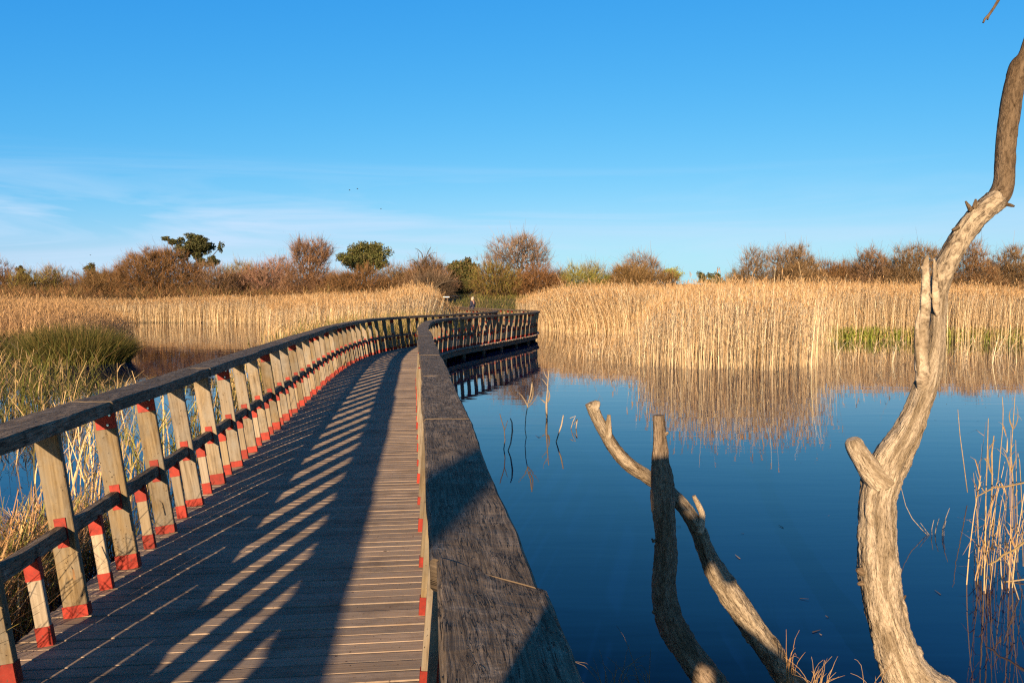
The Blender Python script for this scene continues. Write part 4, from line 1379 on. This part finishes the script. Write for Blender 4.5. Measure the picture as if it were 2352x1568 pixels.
def leafy_tree(label, base, lobes, n_l, rs_, cols, leaf=.12, name='evergreen_tree', cat='tree', group='evergreen oaks on the far shore', sub=14):
    base = np.array(base, float)
    t_ = thing(name, tuple(base), label, cat, group)
    cen = np.mean([l[0] for l in lobes], axis=0)
    mb_ = MB()
    fork = base * .55 + cen * .45
    mb_.tube([base, base * .75 + cen * .25 + rs_.normal(0, .08, 3), fork], [.22, .18, .15], 8)
    for c_, r_ in lobes:
        mid = fork * .5 + np.array(c_) * .5 + rs_.normal(0, .15, 3)
        mb_.tube([fork, mid, np.array(c_)], [.11, .07, .03], 6)
    mb_.build('trunk', M_TRUNK, t_)
    vg_ = Veg()
    vol = np.array([np.prod(l[1]) ** .7 for l in lobes]); vol = vol / vol.sum()
    for (c_, r_), v_ in zip(lobes, vol):
        # sub clumps over the lobe give light and dark masses with gaps
        for s_ in range(sub):
            u = rs_.normal(size=3); u /= np.linalg.norm(u)
            cc = np.array(c_) + u * np.array(r_) * rs_.uniform(.2, .85)
            rr_ = np.array(r_) * rs_.uniform(.3, .5)
            k = int(n_l * v_ / sub)
            uu = rs_.normal(size=(k, 3)); uu /= np.linalg.norm(uu, axis=1)[:, None]
            q = cc + uu * (rs_.random((k, 1)) ** .5) * rr_
            a_ = rs_.normal(size=(k, 3)); a_ /= np.linalg.norm(a_, axis=1)[:, None]
            b_ = np.cross(a_, uu + rs_.normal(0, .4, uu.shape)); b_ /= np.linalg.norm(b_, axis=1)[:, None] + 1e-6
            s2 = leaf * rs_.uniform(.6, 1.3, (k, 1))
            vg_.cards(q, a_ * s2, b_ * s2 * .6, palette(rs_, k, cols, .25))
    vg_.build('crown', M_LEAF, t_)
    return t_


def lobe(x, y, rx, ry, d, dd=0.0, depth=None):
    """ellipsoid seen at a photo pixel with photo radii"""
    c_ = at(x, y, d + dd)
    k = (d + dd) / FPX
    return (c_, (rx * k, (depth or (rx * k * .8)), ry * k))


def gbase(x, d):
    p = at(x, HY, d)
    return (p[0], d, float(ground_z(np.array(p[0]), np.array(d))) - .1)


rt = np.random.default_rng(77)
RED = [(0.16, 0.079, 0.032), (0.13, 0.069, 0.03), (0.189, 0.1, 0.042), (0.101, 0.061, 0.032)]
PUR = [(0.189, 0.117, 0.08), (0.149, 0.093, 0.066), (0.225, 0.147, 0.095), (0.119, 0.079, 0.058)]
OLV = [(0.148, 0.135, 0.031), (0.189, 0.169, 0.038), (0.135, 0.098, 0.037), (0.108, 0.098, 0.025)]
GRY = [(0.166, 0.117, 0.068), (0.124, 0.088, 0.052), (0.207, 0.152, 0.09)]
BRN = [(0.136, 0.079, 0.034), (0.105, 0.064, 0.028), (0.16, 0.1, 0.044), (0.083, 0.056, 0.027)]
OAK = [(.05, .058, .018), (.065, .072, .022), (.04, .046, .016), (.085, .085, .03), (.10, .085, .035)]

shr = [
    # label, base x, d, lobes[(x, y, rx, ry)], n, cols, twigs, len
    ('brown bare shrub at the left edge of the shore, cut by the frame', 5, 88, [(0, 640, 45, 42), (20, 655, 40, 25)], 420, BRN + RED, 4),
    ('low olive brown shrub below the small pointed evergreen at the far left', 60, 86, [(60, 655, 45, 28), (95, 660, 40, 24)], 360, OLV + BRN, 4),
    ('thin topped olive and purple shrub standing alone over low brush near the left edge', 120, 90, [(118, 640, 32, 28), (140, 655, 40, 20)], 360, OLV + PUR, 4),
    ('low brown brush patch below the small round evergreen', 215, 88, [(190, 655, 55, 25), (250, 650, 45, 30)], 420, BRN + RED, 4),
    ('largest red brown bare shrub, a broad dome left of the ragged oak', 370, 80, [(355, 630, 92, 50), (305, 640, 58, 42), (345, 603, 46, 28), (425, 642, 55, 40), (388, 600, 40, 27)], 1500, RED + BRN, 5),
    ('purple brown shrub under the right side of the ragged oak', 500, 80, [(500, 650, 55, 38), (470, 645, 40, 40)], 500, PUR + BRN, 4),
    ('hazy grey olive thicket shrub right of the ragged oak', 545, 90, [(550, 632, 50, 30), (580, 640, 40, 30)], 460, OLV + GRY, 4),
    ('pinkish red shrub in the middle of the left thicket', 610, 82, [(605, 640, 55, 38), (640, 650, 45, 35)], 560, [(.24, .13, .10), (.20, .10, .07)] + PUR, 4),
    ('thin grey purple shrub against the sky left of the two peaked tree', 645, 92, [(650, 620, 40, 34)], 300, PUR, 3),
    ('tall purple bare tree with twin peaks left of the round oak', 715, 80, [(712, 600, 48, 45), (685, 580, 22, 26), (735, 585, 30, 28), (715, 650, 75, 40)], 1100, PUR + RED, 5),
    ('brown bare bush in front of the round oak', 800, 78, [(800, 652, 48, 28), (840, 642, 30, 32), (870, 658, 40, 22)], 760, BRN + RED, 4),
    ('grey brown shrub right of the round oak beside the dead topped tree', 905, 80, [(905, 645, 40, 34), (930, 655, 40, 28)], 480, BRN + GRY, 4),
    ('pinkish bare shrub with thin spires left of the dark green bush', 985, 74, [(985, 630, 38, 38), (960, 640, 35, 38), (1005, 645, 30, 34)], 700, PUR + BRN, 5),
    ('biggest bare tree, wide airy crown at the end of the boardwalk', 1190, 76, [(1188, 592, 78, 46), (1145, 600, 42, 34), (1232, 592, 42, 42), (1195, 562, 48, 22), (1185, 650, 60, 36)], 1050, PUR + GRY, 3),
    ('brown bush in front of the biggest bare tree, beside the dark green one', 1130, 74, [(1125, 640, 42, 38), (1160, 650, 40, 34)], 620, BRN + OLV, 4),
    ('rust red low shrub at the right foot of the biggest bare tree', 1235, 74, [(1230, 645, 38, 36), (1262, 655, 32, 28)], 560, RED, 4),
    ('sparse grey shrub right of the rust red one', 1285, 86, [(1285, 650, 28, 28)], 240, GRY + BRN, 3),
    ('yellow green budding shrub right of the rust red one', 1320, 84, [(1315, 640, 30, 30), (1350, 645, 28, 26)], 460, [(.17, .17, .04), (.20, .19, .05), (.13, .11, .04)], 4),
    ('airy grey green bush with a thin top left of the dense brown mound', 1365, 92, [(1360, 628, 34, 24), (1388, 645, 24, 24)], 340, OLV + GRY, 3),
    ('dense brown mound of a bush in the middle of the right shore', 1450, 82, [(1440, 635, 38, 26), (1480, 640, 35, 22), (1455, 650, 50, 22)], 900, [(.16, .10, .045), (.13, .085, .04), (.18, .12, .05)], 6),
    ('thin grey purple bare tree rising behind the dense brown mound', 1470, 90, [(1470, 605, 45, 22), (1490, 618, 40, 22)], 360, PUR + GRY, 3),
    ('small brown bush under the lime green tree', 1530, 84, [(1530, 645, 24, 16)], 220, BRN, 4),
    ('low brown shrub on the bank behind the pale track', 1062, 84, [(1050, 662, 36, 20), (1085, 660, 34, 22)], 420, BRN + OLV, 5),
    ('low brown shrub below the dead topped tree', 945, 82, [(945, 655, 45, 32), (985, 660, 35, 26)], 420, BRN + GRY, 5),
    ('low purple brown brush between the olive thicket shrub and the pinkish one', 580, 84, [(575, 655, 55, 30), (540, 660, 40, 26)], 480, PUR + RED, 5),
    ('low brown brush shrub left of the largest red brown shrub', 255, 84, [(250, 655, 55, 30), (215, 660, 40, 22)], 420, BRN, 5),
    ('low brown shrub filling the dip left of the tall spired tree', 1900, 86, [(1890, 640, 50, 34), (1940, 640, 45, 38)], 640, BRN + RED, 5),
    ('low dark brown shrub between the two bare trees left of the dead trunk', 2050, 86, [(2045, 630, 45, 42), (2080, 645, 45, 32)], 640, BRN, 5),
    ('low dark brown shrub between the last two bare trees at the right edge', 2285, 86, [(2280, 630, 45, 40), (2330, 645, 45, 32)], 640, BRN + RED, 5),
    ('low dark bush at the left foot of the right hand thicket', 1700, 84, [(1695, 655, 35, 14)], 240, [(.09, .085, .03), (.12, .09, .04)], 5),
    ('airy grey brown bare tree with fine branches, first of the right hand thicket', 1735, 82, [(1735, 608, 38, 42), (1725, 640, 42, 30)], 760, GRY + BRN, 3),
    ('grey brown bare tree with a rounded top, second of the right hand thicket', 1790, 84, [(1785, 600, 32, 38), (1800, 635, 40, 32)], 640, GRY + PUR, 3),
    ('dense brown bare tree with a sloping right shoulder, in the right hand thicket', 1840, 80, [(1830, 610, 40, 42), (1862, 625, 28, 34), (1820, 640, 50, 30)], 1000, BRN + GRY, 5),
    ('low reddish thicket shrub in the dip of the right hand trees', 1925, 84, [(1920, 640, 45, 28), (1955, 635, 38, 32)], 620, RED + BRN, 5),
    ('tall brown bare tree with thin spires left of the dead trunk', 2000, 82, [(1998, 610, 40, 40), (2020, 630, 45, 36), (1975, 640, 40, 30)], 900, BRN + PUR, 4),
    ('bare grey tree close behind the dead trunk on its left', 2090, 80, [(2080, 605, 32, 38), (2112, 600, 34, 40), (2095, 640, 52, 34)], 900, GRY + BRN, 4),
    ('dark brown bare tree half hidden behind the dead trunk', 2165, 82, [(2155, 610, 36, 40), (2185, 630, 36, 38)], 620, BRN, 4),
    ('brown bare tree with airy top right of the dead trunk', 2235, 80, [(2235, 600, 36, 42), (2250, 640, 45, 34)], 780, GRY + RED, 4),
    ('grey bare tree at the right edge of the photograph', 2325, 80, [(2325, 605, 34, 40), (2345, 630, 38, 40), (2300, 645, 35, 28)], 800, GRY + BRN, 4),
]
for (lab, bx, d, lbs, n, cols, ntw) in shr:
    lbs = list(lbs) + [(bx + rt.uniform(-12, 12), 656, (72 if bx > 1690 else 56) if n > 400 else 30, 30)]
    n = int(n * 1.45)
    nm, ct = ('bare_tree', 'tree') if ' tree' in lab.split(',')[0] and 'shrub' not in lab and 'bush' not in lab else ('bare_shrub', 'shrub')
    bare_tree(lab, gbase(bx, d), [lobe(x, y, rx, ry, d, rt.uniform(-.8, .8)) for (x, y, rx, ry) in lbs], n, rt, cols, ntw, .52, nm, ct,
              'bare trees on the far shore' if nm == 'bare_tree' else 'bare shrubs on the far shore')

# dead topped tree with distinct limbs
db = thing('bare_tree', gbase(965, 73), 'slim bare tree with two curved dead limbs above the shrubs', 'tree', 'bare trees on the far shore')
mb = MB()
for pts in ([(968, 680, 7), (962, 640, 6), (966, 612, 5), (972, 595, 4), (969, 582, 3.5), (960, 573, 2.4), (953, 570, 1.4)], [(965, 625, 5), (958, 605, 4), (950, 596, 2.5), (935, 600, 1.2)],
            [(968, 610, 4.5), (978, 592, 3.5), (983, 578, 3), (990, 567, 1.6)], [(972, 600, 3.5), (990, 582, 2.2), (1003, 580, 1.2)], [(965, 640, 4.5), (985, 622, 3), (998, 600, 1.5)], [(958, 605, 3), (962, 585, 2), (958, 574, 1)],
            [(966, 655, 5), (945, 640, 3), (930, 622, 1.5)]):
    P, R = px(pts, 73)
    mb.tube(P, np.array(R) * .55, 6)
mb.build('trunk', M_TRUNK, db)

leafy_tree('ragged dark evergreen oak, the tallest, behind the largest red brown shrub', gbase(445, 92),
           [lobe(x, y, rx, ry, 92, rt.uniform(-1, 1)) for (x, y, rx, ry) in [(445, 560, 42, 24), (468, 578, 36, 30), (405, 555, 24, 12), (483, 600, 26, 16), (505, 568, 10, 16), (458, 548, 34, 13), (430, 575, 34, 26), (465, 608, 28, 16), (384, 549, 15, 7)]],
           14000, rt, [(.04, .045, .016), (.05, .055, .018), (.032, .036, .014), (.075, .07, .028)], .12, sub=9)
leafy_tree('round olive green evergreen oak in the middle of the left shore', gbase(840, 90),
           [lobe(x, y, rx, ry, 90, rt.uniform(-1, 1)) for (x, y, rx, ry) in [(840, 580, 45, 28), (815, 590, 36, 26), (870, 590, 34, 32), (790, 592, 20, 14), (835, 605, 50, 24), (860, 570, 30, 16)]], 14000, rt, OAK + [(.085, .09, .025)], .12, sub=20)
leafy_tree('small round evergreen showing only its top near the left edge', gbase(213, 104), [lobe(213, 618, 17, 16, 104), lobe(214, 635, 20, 16, 104)], 3000, rt, OAK, .12, sub=14)
leafy_tree('small dark evergreen with a pointed top at the far left', gbase(48, 104), [lobe(46, 622, 12, 12, 104), lobe(50, 638, 22, 14, 104)], 2400, rt, OAK, .12, sub=12)
leafy_tree('dark green evergreen bush left of the biggest bare tree', gbase(1070, 80),
           [lobe(x, y, rx, ry, 80, rt.uniform(-.5, .5)) for (x, y, rx, ry) in [(1065, 610, 32, 24), (1045, 630, 26, 26), (1085, 625, 30, 28), (1075, 650, 26, 20)]], 8000, rt, OAK + [(.09, .075, .03), (.12, .085, .035)], .12, sub=16)
leafy_tree('small spring lime green tree behind the small brown bush', gbase(1545, 92), [lobe(1540, 628, 24, 17, 92), lobe(1556, 632, 16, 14, 92)], 3400, rt, [(.24, .27, .06), (.20, .23, .05), (.28, .29, .09)], .075, name='lime_tree', group='leafy trees on the far shore', sub=16)
leafy_tree('bright green leafing shrub left of the dense brown mound', gbase(1405, 88), [lobe(1400, 642, 22, 18, 88), lobe(1380, 650, 22, 16, 88)], 3000, rt, [(.13, .15, .03), (.17, .18, .04), (.09, .10, .025)], .08, name='leafy_shrub', cat='shrub', group='leafy trees on the far shore', sub=14)
leafy_tree('isolated dark evergreen bush in the gap of the right shore', gbase(1630, 100), [lobe(1615, 636, 17, 15, 100), lobe(1645, 638, 17, 13, 100), lobe(1630, 648, 34, 12, 100)], 4200, rt, OAK, .12, sub=14)

# dark bush overhanging the path by the left reeds, with one long pale bough
b_ = bare_tree('dark twiggy bush overhanging the reeds where the boardwalk lands', gbase(1000, 68), [lobe(1000, 668, 32, 20, 68), lobe(1015, 662, 22, 16, 68), lobe(980, 660, 24, 22, 68)], 800, rt, [(.09, .065, .045), (.07, .05, .035), (.12, .09, .06)], 6, .5)
mb = MB()
P, R = px([(985, 668, 3), (1000, 660, 3.5), (1015, 650, 3.5), (1035, 645, 3), (1062, 648, 2)], 67)
mb.tube(P, R, 6)
mb.build('bough', M_TRUNK, b_)

# low brush filling the foot of the thickets
vg = Veg()
n = 26000
pxx = np.concatenate([rt.uniform(-80, 1010, 14500), rt.uniform(1110, 1500, 3500), rt.uniform(1690, 2430, 8000)])
dd = rt.uniform(73, 84, n)
p = np.column_stack([(pxx - CX) / FPX * dd, dd, ground_z((pxx - CX) / FPX * dd, dd)])
hh = rt.uniform(.2, .6, n) * (1 + .8 * np.sin(pxx * .031) * np.sin(pxx * .0117 + 2))
d_ = np.column_stack([rt.normal(0, .5, n), rt.normal(0, .5, n), hh])
az = rt.uniform(0, 2 * math.pi, n)
vg.ribbons(p + np.column_stack([np.zeros(n), np.zeros(n), rt.uniform(0, .6, n)]), d_, rt.normal(0, .25, (n, 3)), np.full(n, .016), np.column_stack([np.cos(az), np.sin(az), np.zeros(n)]), palette(rt, n, BRN + RED + [(.10, .09, .03)], .25), 2, .7)
stuff(vg, 'brush', 'low tangled brown brush at the foot of the far trees', 'brush', M_TWIG)

# grass on the landing bank
vg = Veg()
n = 9000
x = rt.uniform(-14, 4, n); y = rt.uniform(62, 80, n)
on_path = np.abs(y - np.interp(x, [q[0] for q in track], [q[1] for q in track]) + .8) < 2.6
x, y = x[~on_path], y[~on_path]; n = len(x)
reeds(vg, rt, np.column_stack([x, y]), rt.uniform(.12, .4, n), [(.10, .12, .03), (.16, .14, .045), (.24, .18, .08), (.08, .095, .025)], w=.012, leaves=1, plume=0, lean=.3, bend=.3, z0=ground_z(x, y))
stuff(vg, 'grass', 'short green and brown grass on the bank where the boardwalk lands', 'grass')

# small things at the landing
sg = thing('signboard', tuple(at(1028, 694, 66)), 'small white topped board on a post in the dark bush by the landing', 'sign')
mb = MB(); c_ = at(1025, 682, 66); mb.box(c_, (.26, 0, 0), (0, .03, 0), (0, 0, .04)); mb.build('board', M_WHITE, sg)
mb = MB(); q = at(1028, 690, 66); g0 = at(1028, 708, 66); mb.tube([g0, q + np.array([0, .05, .2])], [.04, .04], 8); mb.build('post', M_BEAM, sg)


# ------------------------------------------------------------------ people
def skin_mesh(name, verts, edges, radii, mat, parent, root=0, levels=2):
    me = bpy.data.meshes.new(name + '_cage')
    me.from_pydata([tuple(v) for v in verts], edges, [])
    o = bpy.data.objects.new(name + '_cage', me)
    COL.objects.link(o)
    sk = o.modifiers.new('skin', 'SKIN')
    for i, r in enumerate(radii):
        me.skin_vertices[0].data[i].radius = (r, r) if not isinstance(r, tuple) else r
    me.skin_vertices[0].data[root].use_root = True
    ss = o.modifiers.new('sub', 'SUBSURF'); ss.levels = levels; ss.render_levels = levels
    dg = bpy.context.evaluated_depsgraph_get()
    m2 = bpy.data.meshes.new_from_object(o.evaluated_get(dg))
    m2.name = name
    bpy.data.objects.remove(o)
    m2.materials.clear()
    m2.polygons.foreach_set('use_smooth', [True] * len(m2.polygons))
    return link(name, m2, parent, [mat])


M_SKIN = simple('skin', (.52, .29, .19), .55, 0, .08, 20)
M_NAVY = simple('navy_jacket', (.012, .016, .045), .8, 0, .2, 40)
M_JEANS = simple('dark_trousers', (.03, .035, .055), .85, 0, .2, 40)
M_HAIR = simple('grey_hair', (.35, .31, .28), .8, 0, .2, 60)
M_HAIR2 = simple('brown_hair', (.08, .05, .03), .8, 0, .2, 60)
M_SHOE = simple('dark_shoes', (.03, .028, .025), .6)


def person(label, feet, face, J, hair_mat, jacket_mat):
    """J: joints in the person's own frame (x right, y facing, z up)"""
    t_ = thing('person', feet, label, 'person')
    ca, sa = math.cos(face), math.sin(face)

    def W(p):
        return (feet[0] + p[0] * ca - p[1] * sa, feet[1] + p[0] * sa + p[1] * ca, feet[2] + p[2])
    # bare body: legs, trunk, neck, head, arms and hands as one skin
    names = ['pelvis', 'waist', 'chest', 'neck', 'jaw', 'head', 'crown', 'hipL', 'kneeL', 'ankL', 'toeL', 'hipR', 'kneeR', 'ankR', 'toeR', 'shL', 'elL', 'wrL', 'haL', 'shR', 'elR', 'wrR', 'haR', 'nose']
    E = [('pelvis', 'waist'), ('waist', 'chest'), ('chest', 'neck'), ('neck', 'jaw'), ('jaw', 'head'), ('head', 'crown'), ('pelvis', 'hipL'), ('hipL', 'kneeL'), ('kneeL', 'ankL'), ('ankL', 'toeL'),
         ('pelvis', 'hipR'), ('hipR', 'kneeR'), ('kneeR', 'ankR'), ('ankR', 'toeR'), ('chest', 'shL'), ('shL', 'elL'), ('elL', 'wrL'), ('wrL', 'haL'), ('chest', 'shR'), ('shR', 'elR'), ('elR', 'wrR'), ('wrR', 'haR'), ('jaw', 'nose')]
    Rr = dict(pelvis=.115, waist=.11, chest=.125, neck=.052, jaw=.07, head=.086, crown=.06, hipL=.085, kneeL=.052, ankL=.038, toeL=.035, hipR=.085, kneeR=.052, ankR=.038, toeR=.035,
              shL=.058, elL=.04, wrL=.026, haL=.03, shR=.058, elR=.04, wrR=.026, haR=.03, nose=.016)
    ix = {k: i for i, k in enumerate(names)}
    body = skin_mesh('body', [W(J[k]) for k in names], [(ix[a], ix[b]) for a, b in E], [Rr[k] for k in names], M_SKIN, t_)
    # fingers
    for s_ in ('L', 'R'):
        h_, w_ = np.array(J['ha' + s_]), np.array(J['wr' + s_])
        f_ = nrm(h_ - w_); sdv = nrm(np.cross(f_, [0.1, .2, 1])); dn = np.cross(f_, sdv)
        V_, E_, R_ = [], [], []
        mbf = MB()
        for k, (o, l_) in enumerate(((-.026, .068), (-.009, .078), (.009, .074), (.026, .058))):
            a = h_ + sdv * o + f_ * .015
            mbf.tube([W(a), W(a + f_ * l_ * .5 + dn * .008), W(a + f_ * l_ * .8 + dn * .03)], [.009, .0085, .007], 7)
        a = h_ - sdv * .03 - f_ * .02
        mbf.tube([W(a), W(a - sdv * .025 + f_ * .025), W(a - sdv * .025 + f_ * .055 + dn * .01)], [.011, .010, .008], 7)
        mbf.build('fingers', M_SKIN, body)
    # jacket
    nm = ['hem', 'waist', 'chest', 'coll', 'shL', 'elL', 'wrL', 'shR', 'elR', 'wrR']
    JJ = dict(J); JJ['hem'] = tuple(np.array(J['pelvis']) + [0, 0, -.03]); JJ['coll'] = tuple(np.array(J['neck']) + [0, 0, -.045])
    E = [(0, 1), (1, 2), (2, 3), (2, 4), (4, 5), (5, 6), (2, 7), (7, 8), (8, 9)]
    skin_mesh('jacket', [W(JJ[k]) for k in nm], E, [(.17, .125), (.165, .125), (.17, .135), .068, .078, .06, .046, .078, .06, .046], jacket_mat, t_, 1)
    nm = ['pelvis', 'hipL', 'kneeL', 'ankL', 'hipR', 'kneeR', 'ankR']
    skin_mesh('trousers', [W(J[k]) for k in nm], [(0, 1), (1, 2), (2, 3), (0, 4), (4, 5), (5, 6)], [.13, .105, .072, .056, .105, .072, .056], M_JEANS, t_, 0)
    for s_ in ('L', 'R'):
        a, b2 = np.array(J['ank' + s_]), np.array(J['toe' + s_])
        skin_mesh('shoe', [W(a + [0, -.05, -.03]), W(a + [0, .03, -.03]), W(b2 + [0, .02, -.005])], [(0, 1), (1, 2)], [.048, .05, .04], M_SHOE, t_, 1)
    hd, cw = np.array(J['head']), np.array(J['crown'])
    skin_mesh('hair', [W(hd + [0, -.055, -.045]), W(hd + [0, -.05, .02]), W(cw + [0, -.03, .0])], [(0, 1), (1, 2)], [.055, .072, .068], hair_mat, t_, 1)
    return t_


stand = dict(pelvis=(0, 0, .92), waist=(0, 0, 1.08), chest=(0, -.01, 1.32), neck=(0, 0, 1.47), jaw=(0, .03, 1.53), head=(0, .02, 1.60), crown=(0, .01, 1.66), nose=(0, .125, 1.57),
             hipL=(-.09, 0, .88), kneeL=(-.10, .02, .48), ankL=(-.10, -.01, .09), toeL=(-.11, .13, .04), hipR=(.09, 0, .88), kneeR=(.10, .02, .48), ankR=(.10, -.01, .09), toeR=(.11, .13, .04),
             shL=(-.19, -.01, 1.40), elL=(-.24, -.03, 1.12), wrL=(-.12, .16, 1.02), haL=(-.06, .19, 1.03), shR=(.19, -.01, 1.40), elR=(.24, -.03, 1.12), wrR=(.12, .16, 1.02), haR=(.06, .19, 1.03))
pp = on(1095, 712, 0.0)
wx = float(np.interp(51.5, LINE[:, 1], LINE[:, 0]))
person('person in a dark navy jacket standing on the far end of the boardwalk', (wx + .78, 51.5, 0.0), math.radians(62), stand, M_HAIR, M_NAVY)

# the photographer, behind the camera, whose shadow falls on the near handrail
J2 = dict(pelvis=(.06, 0, .96), waist=(.09, .0, 1.13), chest=(.14, .02, 1.38), neck=(.12, .05, 1.55), jaw=(.115, .08, 1.62), head=(.115, .07, 1.69), crown=(.11, .06, 1.755), nose=(.12, .165, 1.65),
          hipL=(-.04, 0, .93), kneeL=(-.07, .02, .50), ankL=(-.08, -.01, .09), toeL=(-.10, .13, .04), hipR=(.14, 0, .93), kneeR=(.15, .03, .50), ankR=(.15, -.01, .09), toeR=(.16, .13, .04),
          shL=(-.05, .0, 1.47), elL=(-.06, .10, 1.20), wrL=(.10, .22, 1.40), haL=(.15, .24, 1.46), shR=(.33, .02, 1.46), elR=(.42, .08, 1.22), wrR=(.33, .22, 1.42), haR=(.28, .24, 1.48))
person('person in a navy jacket raising both hands at the near end of the boardwalk', (-.215, -.42, 0.0), 0.0, J2, M_HAIR2, M_NAVY)

# unseen snag, added in place of a companion to shade the near handrail
sn = thing('added_shade_snag', (-1.94, -6.0, -1.0), 'added unseen snag behind the viewpoint, placed to shade the near handrail', 'dead tree')
mb = MB()
limb_mesh(mb, [(-1.98, -6.05, -1.1), (-1.96, -6, .5), (-1.90, -6, 1.6), (-1.91, -6, 2.4), (-1.91, -6, 3.02), (-1.87, -6, 3.17)], [.18, .15, .14, .13, .12, .06], k=20, seed=31.0, rough=.1, step=.05)
mb.build('trunk', M_DEAD_BARK, sn)

# ------------------------------------------------------------------ birds
for k, (x, y, d, lab) in enumerate(((803, 437, 60, 'tiny dark bird in flight, left one of the close pair in the sky'), (821, 434, 60, 'tiny dark bird in flight, right one of the close pair in the sky'),
                                    (875, 480, 70, 'tiny dark bird flying low above the round oak'), (208, 586, 80, 'tiny dark bird flying above the small round evergreen'))):
    c_ = at(x, y, d)
    bt = thing('bird', tuple(c_), lab, 'bird', 'birds in the sky')
    mb = MB(); mb.tube([c_ + [-.06, 0, -.012], c_ + [-.02, 0, 0], c_ + [.035, 0, .006], c_ + [.065, 0, .01]], [.005, .02, .02, .006], 8); mb.build('body', M_BIRD, bt)
    for sd in (-1, 1):
        wm = bpy.data.meshes.new('wing')
        vv = [(-.03, 0, .006), (.035, 0, .006), (.015, sd * .07, .035), (-.035, sd * .12, .02), (-.045, sd * .07, .028)]
        th = [(a, b, c2 + .006) for a, b, c2 in vv]
        wm.from_pydata([tuple(np.array(v) + c_) for v in vv + th], [], [(0, 1, 2, 3, 4), (9, 8, 7, 6, 5)] + [(i, (i + 1) % 5, 5 + (i + 1) % 5, 5 + i) for i in range(5)])
        link('wing', wm, bt, [M_BIRD])
